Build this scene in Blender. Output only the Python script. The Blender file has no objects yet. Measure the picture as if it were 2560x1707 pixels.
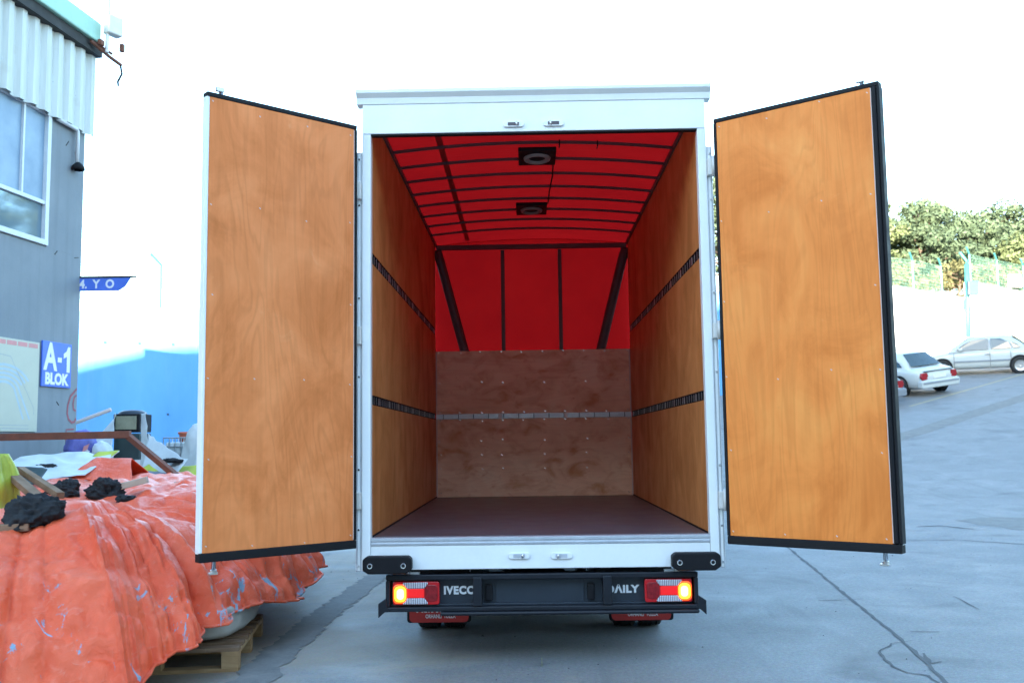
import bpy, bmesh, math, random
import numpy as np
from mathutils import Vector, Matrix, noise
from mathutils.bvhtree import BVHTree
R = math.radians
sc = bpy.context.scene
col = sc.collection
random.seed(7)

# ------------------------------------------------------------------ camera
cam = bpy.data.cameras.new('camera'); cam_o = bpy.data.objects.new('camera', cam); col.objects.link(cam_o)
rt = Vector((0.99977791, 0.01610334, -0.01359477)); fw = Vector((-0.01466415, 0.99487595, 0.100034)); up = Vector((0.01513599, -0.09981243, 0.99489114))
cam_o.matrix_world = Matrix(((rt.x, up.x, -fw.x, -0.0645), (rt.y, up.y, -fw.y, -6.2266), (rt.z, up.z, -fw.z, 1.3582), (0, 0, 0, 1)))
cam.sensor_width = 36; cam.lens = 34.9; cam.clip_start = 0.05; cam.clip_end = 2000
cam.dof.use_dof = True; cam.dof.focus_distance = 7.5; cam.dof.aperture_fstop = 3.2
sc.camera = cam_o

# ------------------------------------------------------------------ sky and sun
SUN_EL, SUN_AZ = 10.0, 15.0            # travels towards +y and a little +x
w = bpy.data.worlds.new('World'); sc.world = w; w.use_nodes = True
nt = w.node_tree; bg = nt.nodes['Background']
sky = nt.nodes.new('ShaderNodeTexSky'); sky.sky_type = 'NISHITA'; sky.sun_disc = False
sky.sun_elevation = R(SUN_EL); sky.sun_rotation = R(180 + SUN_AZ)
sky.air_density = 1.25; sky.dust_density = 0.7; sky.ozone_density = 2.5
nt.links.new(sky.outputs[0], bg.inputs[0]); bg.inputs[1].default_value = 0.15
sun = bpy.data.lights.new('sun', 'SUN'); sun_o = bpy.data.objects.new('sun', sun); col.objects.link(sun_o)
sun.energy = 4.5; sun.angle = R(0.4); sun.color = (1.0, 0.88, 0.72)
sd = Vector((math.sin(R(SUN_AZ)) * math.cos(R(SUN_EL)), math.cos(R(SUN_AZ)) * math.cos(R(SUN_EL)), -math.sin(R(SUN_EL))))
sun_o.rotation_euler = sd.to_track_quat('-Z', 'Y').to_euler(); sun_o.location = (-20, -60, 40)
sc.view_settings.view_transform = 'Standard'; sc.view_settings.look = 'None'
sc.view_settings.gamma = 1.0; sc.view_settings.use_curve_mapping = False
sc.view_settings.exposure = 3.42
sc.cycles.diffuse_bounces = 6; sc.cycles.max_bounces = 12

# ------------------------------------------------------------------ materials
def newmat(name):
    m = bpy.data.materials.new(name); m.use_nodes = True
    return m, m.node_tree, m.node_tree.nodes['Principled BSDF']
def setp(b, **k):
    for n, v in k.items():
        n = {'rough': 'Roughness', 'metal': 'Metallic', 'spec': 'Specular IOR Level', 'coat': 'Coat Weight', 'trans': 'Transmission Weight', 'ior': 'IOR'}[n]
        b.inputs[n].default_value = v
def N(t, kind, **inp):
    n = t.nodes.new(kind)
    for k, v in inp.items():
        if k in n.inputs: n.inputs[k].default_value = v
        else: setattr(n, k, v)
    return n
def coords(t, scale=(1, 1, 1), kind='Object'):
    tc = t.nodes.new('ShaderNodeTexCoord'); mp = t.nodes.new('ShaderNodeMapping')
    mp.inputs['Scale'].default_value = scale
    t.links.new(tc.outputs[kind], mp.inputs[0]); return mp.outputs[0]
def nz(t, vec, scale, detail=4, rough=0.55, dist=0.0):
    n = N(t, 'ShaderNodeTexNoise', Scale=scale, Detail=detail, Roughness=rough, Distortion=dist)
    t.links.new(vec, n.inputs['Vector']); return n.outputs['Fac']
def ramp(t, fac, stops):
    r = t.nodes.new('ShaderNodeValToRGB'); e = r.color_ramp.elements
    while len(e) < len(stops): e.new(0.5)
    for i, (p, c) in enumerate(stops): e[i].position = p; e[i].color = tuple(c) + (1,) if len(c) == 3 else c
    t.links.new(fac, r.inputs[0]); return r.outputs[0]
def mixc(t, fac, a, b, blend='MIX'):
    m = t.nodes.new('ShaderNodeMix'); m.data_type = 'RGBA'; m.blend_type = blend
    for i, v in ((0, fac), (6, a), (7, b)):
        if hasattr(v, 'is_linked'): t.links.new(v, m.inputs[i])
        else: m.inputs[i].default_value = v if i == 0 else tuple(v) + ((1,) if len(v) == 3 else ())
    return m.outputs[2]
def bump(t, b, h, strength=0.2, dist=0.01):
    bp = N(t, 'ShaderNodeBump', Strength=strength, Distance=dist)
    t.links.new(h, bp.inputs['Height']); t.links.new(bp.outputs[0], b.inputs['Normal'])
def paint(name, c, rough=0.45, metal=0.0, var=0.12, scale=6, spec=0.5, bmp=0.0, fine=60):
    """a plain surface with blotchy wear and a faint grain"""
    m, t, b = newmat(name); v = coords(t)
    f = nz(t, v, scale, 5, 0.6); g = nz(t, v, fine, 3)
    lo = [x * (1 - var) for x in c]; hi = [min(1, x * (1 + var)) for x in c]
    cc = ramp(t, f, [(0.3, lo), (0.7, hi)])
    cc = mixc(t, 0.25, cc, ramp(t, g, [(0.3, lo), (0.7, hi)]))
    t.links.new(cc, b.inputs['Base Color']); setp(b, rough=rough, metal=metal, spec=spec)
    rr = ramp(t, f, [(0.25, (rough * .8,) * 3), (0.75, (min(1, rough * 1.2),) * 3)]); t.links.new(rr, b.inputs['Roughness'])
    if bmp: bump(t, b, g, bmp, 0.004)
    return m
def plywood(name, dark, light, axis=2, stain=None, rough=0.42):
    """rotary-cut veneer: cloudy figure, broad contour lines along the grain, pores, scuffs"""
    m, t, b = newmat(name)
    s = [1.5, 1.5, 1.5]; s[axis] = 1.05
    cloud = nz(t, coords(t, tuple(s)), 1.7, 5, 0.6, 0.9)
    s1 = [2.0, 2.0, 2.0]; s1[axis] = 0.30
    fig = nz(t, coords(t, tuple(s1)), 1.1, 3, 0.5, 1.5)
    mu = N(t, 'ShaderNodeMath', operation='MULTIPLY'); t.links.new(fig, mu.inputs[0]); mu.inputs[1].default_value = 85.0
    sn = N(t, 'ShaderNodeMath', operation='SINE'); t.links.new(mu.outputs[0], sn.inputs[0])
    s2 = [60, 60, 60]; s2[axis] = 2.4
    pore = nz(t, coords(t, tuple(s2)), 1.0, 3, 0.6, 0.2)
    s3 = [9, 9, 9]; s3[axis] = 1.1
    streak = nz(t, coords(t, tuple(s3)), 1.0, 5, 0.65, 1.2)
    d2 = [x * .86 for x in dark]; l2 = [min(.9, x * 1.06) for x in light]; md = [(a + c_) / 2 for a, c_ in zip(dark, light)]
    c = ramp(t, cloud, [(0.3, d2), (0.5, md), (0.7, l2)])
    c = mixc(t, 0.14, c, ramp(t, streak, [(0.3, d2), (0.7, l2)]))
    ln = mixc(t, nz(t, coords(t), 1.6, 3, 0.5), (0, 0, 0), (0.42, 0.42, 0.42))
    rl = ramp(t, sn.outputs[0], [(0.0, (0, 0, 0)), (1.0, (1, 1, 1))])
    c = mixc(t, mixc(t, 1.0, ln, rl, 'MULTIPLY'), c, [x * .72 for x in dark])
    c = mixc(t, 0.06, c, ramp(t, pore, [(0.35, [x * .5 for x in dark]), (0.6, light)]))
    if stain:
        st = nz(t, coords(t, (2.2, 2.2, 3.6)), 1.6, 4, 0.55, 0.7)
        c = mixc(t, ramp(t, st, [(0.50, (0, 0, 0)), (0.70, (0.8,) * 3)]), c, stain)
        st2 = nz(t, coords(t, (7, 7, 12)), 1.0, 4, 0.6, 1.0)
        c = mixc(t, ramp(t, st2, [(0.60, (0, 0, 0)), (0.72, (0.5,) * 3)]), c, stain)
    sm = nz(t, coords(t), 4.5, 7, 0.75, 1.6)
    c = mixc(t, ramp(t, sm, [(0.63, (0, 0, 0)), (0.75, (0.22,) * 3)]), c, [min(.9, x * 1.3 + .1) for x in light])
    dirt = nz(t, coords(t, (1, 1, 1.4)), 2.6, 6, 0.7, 0.6)
    c = mixc(t, ramp(t, dirt, [(0.60, (0, 0, 0)), (0.78, (0.3,) * 3)]), c, [x * .55 for x in dark])
    t.links.new(c, b.inputs['Base Color']); setp(b, spec=0.18)
    t.links.new(ramp(t, cloud, [(0.3, (rough + .12,) * 3), (0.7, (rough - .06,) * 3)]), b.inputs['Roughness'])
    bump(t, b, pore, 0.08, 0.002)
    return m
def emis(name, c, strength):
    m, t, b = newmat(name); b.inputs['Base Color'].default_value = c + (1,)
    b.inputs['Emission Color'].default_value = c + (1,); b.inputs['Emission Strength'].default_value = strength
    setp(b, rough=0.2); return m

M = {}
M['white'] = paint('white_paint', (0.77, 0.78, 0.77), 0.35, var=0.05, scale=3)
M['alu'] = paint('brushed_aluminium', (0.55, 0.57, 0.6), 0.42, metal=0.55, var=0.12, scale=9)
M['hinge_alu'] = paint('hinge_aluminium', (0.6, 0.58, 0.54), 0.5, metal=0.2, var=0.1, scale=9)
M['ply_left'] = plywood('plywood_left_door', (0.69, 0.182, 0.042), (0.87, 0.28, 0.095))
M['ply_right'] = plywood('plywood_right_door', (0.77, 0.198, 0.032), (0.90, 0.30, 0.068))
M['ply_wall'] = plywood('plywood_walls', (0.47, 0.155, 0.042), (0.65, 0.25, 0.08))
M['ply_front'] = plywood('plywood_front', (0.86, 0.54, 0.35), (0.90, 0.66, 0.48), axis=0, stain=(0.55, 0.24, 0.10))
M['rubber'] = paint('black_rubber', (0.007, 0.007, 0.009), 0.6, var=0.25, scale=10, spec=0.22)
M['black'] = paint('black_steel', (0.010, 0.012, 0.017), 0.45, var=0.25, scale=8, spec=0.3)
M['darkpanel'] = paint('dark_panel', (0.018, 0.026, 0.038), 0.4, var=0.2, scale=6)
M['frame_int'] = paint('dark_frame_tube', (0.085, 0.07, 0.08), 0.5, var=0.2, scale=8)
M['tyre'] = paint('tyre_rubber', (0.016, 0.016, 0.016), 0.85, var=0.3, scale=20, bmp=0.2)
M['chrome'] = paint('bright_metal', (0.75, 0.76, 0.78), 0.22, metal=1.0, var=0.06)
M['zinc'] = paint('zinc_metal', (0.5, 0.5, 0.5), 0.35, metal=0.9, var=0.2, scale=30)
M['ring'] = paint('dull_ring', (0.30, 0.28, 0.27), 0.5)
M['floorply'] = paint('phenolic_floor', (0.085, 0.07, 0.078), 0.36, var=0.3, scale=4, bmp=0.25, fine=160)
M['strip'] = paint('pale_edge_strip', (0.62, 0.5, 0.46), 0.6, var=0.1)
M['flap'] = paint('red_mud_flap', (0.42, 0.02, 0.015), 0.5, var=0.15)
M['print_white'] = paint('white_print', (0.75, 0.75, 0.75), 0.6, var=0.08)
M['lens_red'] = paint('red_lens', (0.5, 0.008, 0.012), 0.12, var=0.12, scale=40)
M['lens_dark'] = paint('dark_red_lens', (0.22, 0.006, 0.01), 0.15, var=0.3, scale=60)
M['lens_edge'] = emis('lit_tail_edge', (1.0, 0.10, 0.008), 0.16)
M['badge'] = paint('bright_badge', (0.78, 0.80, 0.82), 0.3, metal=0.35, var=0.08)
M['lens_lit'] = emis('lit_tail_lens', (1.0, 0.36, 0.02), 0.36)
M['lens_core'] = emis('lit_tail_bulb', (1.0, 0.75, 0.15), 0.6)
M['lens_mid'] = emis('glowing_red_lens', (0.75, 0.012, 0.012), 0.05)
# fluted clear lens
m, t, b = newmat('clear_lens'); v = coords(t)
wv = N(t, 'ShaderNodeTexWave', Scale=28.0, Distortion=0.4); wv.bands_direction = 'X'
t.links.new(v, wv.inputs['Vector'])
t.links.new(ramp(t, wv.outputs['Fac'], [(0.2, (0.18, 0.17, 0.2)), (0.8, (0.7, 0.68, 0.72))]), b.inputs['Base Color'])
setp(b, rough=0.15, metal=0.2); bump(t, b, wv.outputs['Fac'], 0.5, 0.003); M['lens_clear'] = m
# red tarpaulin: light from the sky passes through it
m, t, b = newmat('red_tarpaulin'); v = coords(t)
f = nz(t, v, 2.2, 4, 0.6); g = nz(t, v, 240, 2)
c = ramp(t, f, [(0.3, (0.50, 0.006, 0.007)), (0.7, (0.58, 0.008, 0.008))])
t.links.new(c, b.inputs['Base Color']); setp(b, rough=0.6, spec=0.12); bump(t, b, nz(t, coords(t, (1, 3, 1)), 5, 5), 0.25, 0.02)
tr = t.nodes.new('ShaderNodeBsdfTranslucent'); t.links.new(c, tr.inputs['Color'])
mx = t.nodes.new('ShaderNodeMixShader'); mx.inputs[0].default_value = 0.35
t.links.new(b.outputs[0], mx.inputs[1]); t.links.new(tr.outputs[0], mx.inputs[2])
t.links.new(mx.outputs[0], t.nodes['Material Output'].inputs[0]); M['redtarp'] = m
M['channel'] = paint('matt_black_channel', (0.012, 0.012, 0.013), 0.95, var=0.3, spec=0.05)
M['redseam'] = paint('red_tarp_seam', (0.42, 0.012, 0.014), 0.6, var=0.1)
# yard concrete
m, t, b = newmat('yard_concrete'); v = coords(t)
big = nz(t, v, 0.22, 6, 0.6, 0.6); mid = nz(t, v, 1.4, 6, 0.65, 0.4); fine = nz(t, v, 38, 4, 0.7); grit = nz(t, v, 170, 2, 0.7)
c = ramp(t, big, [(0.3, (0.134, 0.135, 0.134)), (0.7, (0.204, 0.201, 0.191))])
c = mixc(t, 0.5, c, ramp(t, mid, [(0.28, (0.115, 0.115, 0.113)), (0.55, (0.170, 0.169, 0.163)), (0.75, (0.219, 0.214, 0.204))]))
c = mixc(t, 0.42, c, ramp(t, fine, [(0.35, (0.079, 0.079, 0.079)), (0.62, (0.225, 0.222, 0.213))]))
c = mixc(t, 0.26, c, ramp(t, grit, [(0.35, (0.061, 0.061, 0.061)), (0.7, (0.292, 0.286, 0.274))]))
oil = nz(t, v, 0.8, 5, 0.6, 1.2)
c = mixc(t, ramp(t, oil, [(0.55, (0, 0, 0)), (0.72, (0.6,) * 3)]), c, (0.073, 0.072, 0.070))
scr = nz(t, coords(t, (1.0, 0.12, 1)), 7, 3, 0.6, 0.3)
c = mixc(t, ramp(t, scr, [(0.68, (0, 0, 0)), (0.76, (0.3,) * 3)]), c, (0.079, 0.079, 0.079))
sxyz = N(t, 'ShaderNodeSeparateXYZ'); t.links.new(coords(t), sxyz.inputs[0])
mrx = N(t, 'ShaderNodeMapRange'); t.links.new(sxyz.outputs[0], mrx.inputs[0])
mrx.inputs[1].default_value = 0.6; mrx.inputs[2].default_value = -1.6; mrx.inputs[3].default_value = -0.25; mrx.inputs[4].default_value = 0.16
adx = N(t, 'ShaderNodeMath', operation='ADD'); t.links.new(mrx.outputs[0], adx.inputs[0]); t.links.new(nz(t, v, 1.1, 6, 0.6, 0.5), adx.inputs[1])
c = mixc(t, ramp(t, adx.outputs[0], [(0.42, (0, 0, 0)), (0.68, (0.6,) * 3)]), c, (0.31, 0.245, 0.17))      # beige bounce-light tint painted in towards the left
agg = N(t, 'ShaderNodeTexVoronoi', Scale=95.0); t.links.new(v, agg.inputs['Vector'])
c = mixc(t, 0.10, c, agg.outputs['Color'], 'OVERLAY')
tyr = nz(t, coords(t, (3.2, 0.10, 1)), 1.3, 4, 0.6, 0.25)
c = mixc(t, ramp(t, tyr, [(0.58, (0, 0, 0)), (0.72, (0.35,) * 3)]), c, (0.085, 0.085, 0.086))              # tyre marks along the yard
t.links.new(c, b.inputs['Base Color']); t.links.new(ramp(t, mid, [(0.3, (0.55,) * 3), (0.7, (0.85,) * 3)]), b.inputs['Roughness'])
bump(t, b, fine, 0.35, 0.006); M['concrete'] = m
M['asphalt_strip'] = paint('dark_patched_asphalt', (0.15, 0.143, 0.13), 0.85, var=0.4, scale=5, bmp=0.5, fine=45)
M['crack'] = paint('tar_sealed_joint', (0.06, 0.06, 0.062), 0.85, var=0.35, scale=20)
M['yellowline'] = paint('worn_yellow_line', (0.30, 0.26, 0.15), 0.8, var=0.35, scale=10)
M['dirt'] = paint('dry_grass_hill', (0.14, 0.13, 0.06), 0.95, var=0.5, scale=1.2, bmp=0.6, fine=14)
# light blue painted concrete wall
m, t, b = newmat('light_blue_wall'); v = coords(t)
f = nz(t, coords(t, (1, 1, 0.35)), 0.9, 5, 0.6); g = nz(t, v, 14, 5, 0.65); dr = nz(t, coords(t, (5, 5, 0.35)), 1.0, 4, 0.6)
c = ramp(t, f, [(0.3, (0.068, 0.235, 0.53)), (0.7, (0.096, 0.29, 0.58))])
c = mixc(t, ramp(t, dr, [(0.55, (0, 0, 0)), (0.8, (0.3,) * 3)]), c, (0.16, 0.30, 0.48))
c = mixc(t, ramp(t, g, [(0.68, (0, 0, 0)), (0.78, (0.35,) * 3)]), c, (0.12, 0.22, 0.34))
t.links.new(c, b.inputs['Base Color']); setp(b, rough=0.8); bump(t, b, g, 0.3, 0.01); M['bluewall'] = m
M['whitewall'] = paint('white_painted_wall', (0.72, 0.73, 0.72), 0.8, var=0.08, scale=1.2, bmp=0.2, fine=10)
# grey-blue painted render
m, t, b = newmat('grey_render'); v = coords(t)
f = nz(t, v, 0.8, 6, 0.65, 0.3); g = nz(t, v, 30, 4, 0.7); dr = nz(t, coords(t, (7, 7, 0.3)), 1.0, 5, 0.65, 0.2)
c = ramp(t, f, [(0.3, (0.185, 0.212, 0.235)), (0.7, (0.245, 0.272, 0.295))])
c = mixc(t, ramp(t, dr, [(0.5, (0, 0, 0)), (0.75, (0.45,) * 3)]), c, (0.15, 0.17, 0.185))
c = mixc(t, ramp(t, g, [(0.66, (0, 0, 0)), (0.8, (0.4,) * 3)]), c, (0.34, 0.36, 0.38))
t.links.new(c, b.inputs['Base Color']); setp(b, rough=0.85); bump(t, b, g, 0.3, 0.006); M['render'] = m
# corrugated cladding, cream, streaked
m, t, b = newmat('cream_cladding'); v = coords(t)
dr = nz(t, coords(t, (8, 8, 0.5)), 1.0, 5, 0.65, 0.2); f = nz(t, v, 3, 5)
c = ramp(t, dr, [(0.3, (0.46, 0.48, 0.45)), (0.6, (0.58, 0.61, 0.58))])
c = mixc(t, ramp(t, f, [(0.6, (0, 0, 0)), (0.8, (0.4,) * 3)]), c, (0.4, 0.37, 0.3))
t.links.new(c, b.inputs['Base Color']); setp(b, rough=0.6); M['cladding'] = m
M['winframe'] = paint('white_window_frame', (0.6, 0.63, 0.65), 0.5, var=0.1)
m, t, b = newmat('window_glass'); b.inputs['Base Color'].default_value = (0.16, 0.24, 0.30, 1); v = coords(t)
t.links.new(ramp(t, nz(t, v, 2.5, 5, 0.6), [(0.3, (0.02,) * 3), (0.7, (0.05,) * 3)]), b.inputs['Roughness']); setp(b, spec=0.6, metal=0.3); M['glass'] = m
m, t, b = newmat('frosted_glass'); b.inputs['Base Color'].default_value = (0.2, 0.3, 0.4, 1); v = coords(t)
t.links.new(ramp(t, nz(t, v, 2.0, 5, 0.6), [(0.3, (0.17, 0.26, 0.36)), (0.7, (0.26, 0.36, 0.46))]), b.inputs['Base Color']); setp(b, rough=0.4, metal=0.0, spec=0.35); M['frost'] = m
M['greenfascia'] = paint('pale_green_fascia', (0.32, 0.55, 0.45), 0.5, var=0.12)
M['dark'] = paint('dark_grime', (0.03, 0.03, 0.03), 0.8, var=0.3)
M['signblue'] = paint('blue_sign_face', (0.07, 0.16, 0.62), 0.45, var=0.12, scale=4)
M['poster'] = paint('faded_map_paper', (0.50, 0.50, 0.40), 0.6, var=0.06, scale=3)
M['map_blue'] = paint('map_blue', (0.40, 0.50, 0.56), 0.6, var=0.1)
M['map_grey'] = paint('map_grey', (0.36, 0.39, 0.40), 0.6)
M['map_yellow'] = paint('map_yellow', (0.58, 0.58, 0.14), 0.6)
M['map_red'] = paint('map_red', (0.62, 0.26, 0.25), 0.6)
M['graffiti'] = paint('red_graffiti', (0.32, 0.09, 0.11), 0.8, var=0.3, scale=12)
M['rust'] = paint('rust_brown_steel', (0.16, 0.055, 0.03), 0.75, var=0.35, scale=10, bmp=0.2)
# orange tarpaulin with scuffs and flaked patches showing the light blue backing
m, t, b = newmat('orange_tarpaulin'); v = coords(t)
f = nz(t, v, 1.6, 5, 0.6); cr = nz(t, coords(t, (1.6, 0.7, 1.6)), 9, 7, 0.75, 1.2); wf = nz(t, v, 30, 5, 0.7)
c = ramp(t, f, [(0.3, (0.80, 0.088, 0.027)), (0.7, (0.88, 0.16, 0.07))])
c = mixc(t, ramp(t, cr, [(0.55, (0, 0, 0)), (0.75, (0.5,) * 3)]), c, (0.88, 0.38, 0.28))
c = mixc(t, ramp(t, wf, [(0.66, (0, 0, 0)), (0.74, (0.4,) * 3)]), c, (0.28, 0.06, 0.04))
fl = nz(t, coords(t, (1.3, 1.3, 0.8)), 4.2, 7, 0.72, 1.4)
sx = N(t, 'ShaderNodeSeparateXYZ'); t.links.new(coords(t), sx.inputs[0])
mr = N(t, 'ShaderNodeMapRange'); t.links.new(sx.outputs[2], mr.inputs[0])
mr.inputs[1].default_value = 0.9; mr.inputs[2].default_value = 0.5; mr.inputs[3].default_value = -0.2; mr.inputs[4].default_value = 0.045
ad = N(t, 'ShaderNodeMath', operation='ADD'); t.links.new(fl, ad.inputs[0]); t.links.new(mr.outputs[0], ad.inputs[1])
ms_ = N(t, 'ShaderNodeMath', operation='MULTIPLY_ADD'); t.links.new(nz(t, v, 1.5, 2), ms_.inputs[0]); ms_.inputs[1].default_value = 0.5; t.links.new(ad.outputs[0], ms_.inputs[2]); ad2 = N(t, 'ShaderNodeMath', operation='SUBTRACT'); t.links.new(ms_.outputs[0], ad2.inputs[0]); ad2.inputs[1].default_value = 0.25
c = mixc(t, ramp(t, ad2.outputs[0], [(0.645, (0, 0, 0)), (0.655, (1, 1, 1))]), c, (0.24, 0.36, 0.46))
t.links.new(c, b.inputs['Base Color']); setp(b, rough=0.36, spec=0.34)
vz = N(t, 'ShaderNodeTexVoronoi', Scale=3.3, feature='DISTANCE_TO_EDGE'); wv_ = mixc(t, 0.35, coords(t, (1, 1, 1)), nz(t, v, 2.0, 3)); t.links.new(wv_, vz.inputs['Vector'])
vz2 = N(t, 'ShaderNodeTexVoronoi', Scale=8.0, feature='F1'); t.links.new(coords(t, (1.0, 0.6, 0.8)), vz2.inputs['Vector'])
sm1 = N(t, 'ShaderNodeMath', operation='MULTIPLY_ADD'); t.links.new(vz.outputs['Distance'], sm1.inputs[0]); sm1.inputs[1].default_value = 2.2; t.links.new(cr, sm1.inputs[2])
sm2 = N(t, 'ShaderNodeMath', operation='MULTIPLY_ADD'); t.links.new(vz2.outputs['Distance'], sm2.inputs[0]); sm2.inputs[1].default_value = 0.7; t.links.new(sm1.outputs[0], sm2.inputs[2])
bump(t, b, sm2.outputs[0], 0.55, 0.04); M['orange'] = m
M['sack'] = paint('woven_sack', (0.40, 0.38, 0.35), 0.85, var=0.2, scale=5, bmp=0.4, fine=120)
M['wood'] = plywood('pallet_wood', (0.26, 0.15, 0.07), (0.42, 0.27, 0.14), axis=0, rough=0.75)
M['oldwood'] = plywood('weathered_wood', (0.17, 0.10, 0.06), (0.33, 0.22, 0.14), axis=0, rough=0.8)
M['palewood'] = plywood('pale_wood', (0.42, 0.34, 0.25), (0.55, 0.47, 0.38), axis=0, rough=0.75)
M['rag'] = paint('black_rag', (0.012, 0.0125, 0.014), 0.95, var=0.5, scale=14, bmp=0.5, fine=70)
M['sheet'] = paint('white_plastic_sheet', (0.52, 0.57, 0.57), 0.5, var=0.14, scale=4, bmp=0.3, fine=18)
M['lime'] = paint('lime_sheet', (0.42, 0.47, 0.05), 0.5, var=0.2, scale=6)
M['machine'] = paint('dark_green_machine', (0.025, 0.045, 0.045), 0.5, var=0.25, scale=5)
M['beige'] = paint('beige_panel', (0.24, 0.24, 0.16), 0.5, var=0.25, scale=9)
M['bucket'] = paint('orange_plastic', (0.55, 0.12, 0.06), 0.45, var=0.15)
M['purple'] = paint('violet_blue_bag', (0.10, 0.11, 0.36), 0.5, var=0.3, scale=8)
M['teal'] = paint('pale_teal_paint', (0.028, 0.15, 0.145), 0.5, var=0.1)
M['teal_box'] = paint('grey_blue_box', (0.02, 0.05, 0.085), 0.5, var=0.1)
M['wire'] = paint('green_wire', (0.10, 0.22, 0.17), 0.6)
M['carwhite'] = paint('white_car_paint', (0.40, 0.42, 0.415), 0.22, var=0.03, scale=3)
M['carglass'] = newmat('car_glass')[0]; b = M['carglass'].node_tree.nodes['Principled BSDF']; b.inputs['Base Color'].default_value = (0.03, 0.05, 0.055, 1); setp(b, rough=0.06, spec=0.9)
M['bumper_grey'] = paint('grey_bumper', (0.16, 0.18, 0.21), 0.6, var=0.1)
M['plate'] = paint('pale_number_plate', (0.55, 0.55, 0.55), 0.5)
M['far_render'] = paint('pale_render_far', (0.32, 0.31, 0.29), 0.9, var=0.12, scale=0.3)
M['roof_far'] = paint('roof_sheet_far', (0.2, 0.2, 0.2), 0.8)
M['bark'] = paint('pine_bark', (0.10, 0.07, 0.05), 0.95, var=0.35, scale=6, bmp=0.5, fine=25)
def leafmat(name, c1, c2):
    m, t, b = newmat(name); v = coords(t)
    f = nz(t, v, 0.9, 4, 0.6)
    geo = t.nodes.new('ShaderNodeNewGeometry')
    c = ramp(t, f, [(0.3, c1), (0.7, c2)])
    c = mixc(t, 0.35, c, ramp(t, geo.outputs['Random Per Island'], [(0.0, [x * .6 for x in c1]), (1.0, [min(1, x * 1.4) for x in c2])]))
    t.links.new(c, b.inputs['Base Color']); setp(b, rough=0.7, spec=0.25)
    tr = t.nodes.new('ShaderNodeBsdfTranslucent'); t.links.new(c, tr.inputs['Color'])
    mx = t.nodes.new('ShaderNodeMixShader'); mx.inputs[0].default_value = 0.25
    t.links.new(b.outputs[0], mx.inputs[1]); t.links.new(tr.outputs[0], mx.inputs[2]); t.links.new(mx.outputs[0], t.nodes['Material Output'].inputs[0])
    return m
M['leafA'] = leafmat('pine_foliage', (0.075, 0.108, 0.05), (0.125, 0.15, 0.068))
M['leafB'] = leafmat('dark_pine_foliage', (0.045, 0.078, 0.05), (0.08, 0.112, 0.062))
M['leafC'] = leafmat('dry_shrub_foliage', (0.09, 0.10, 0.045), (0.15, 0.145, 0.07))

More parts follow.
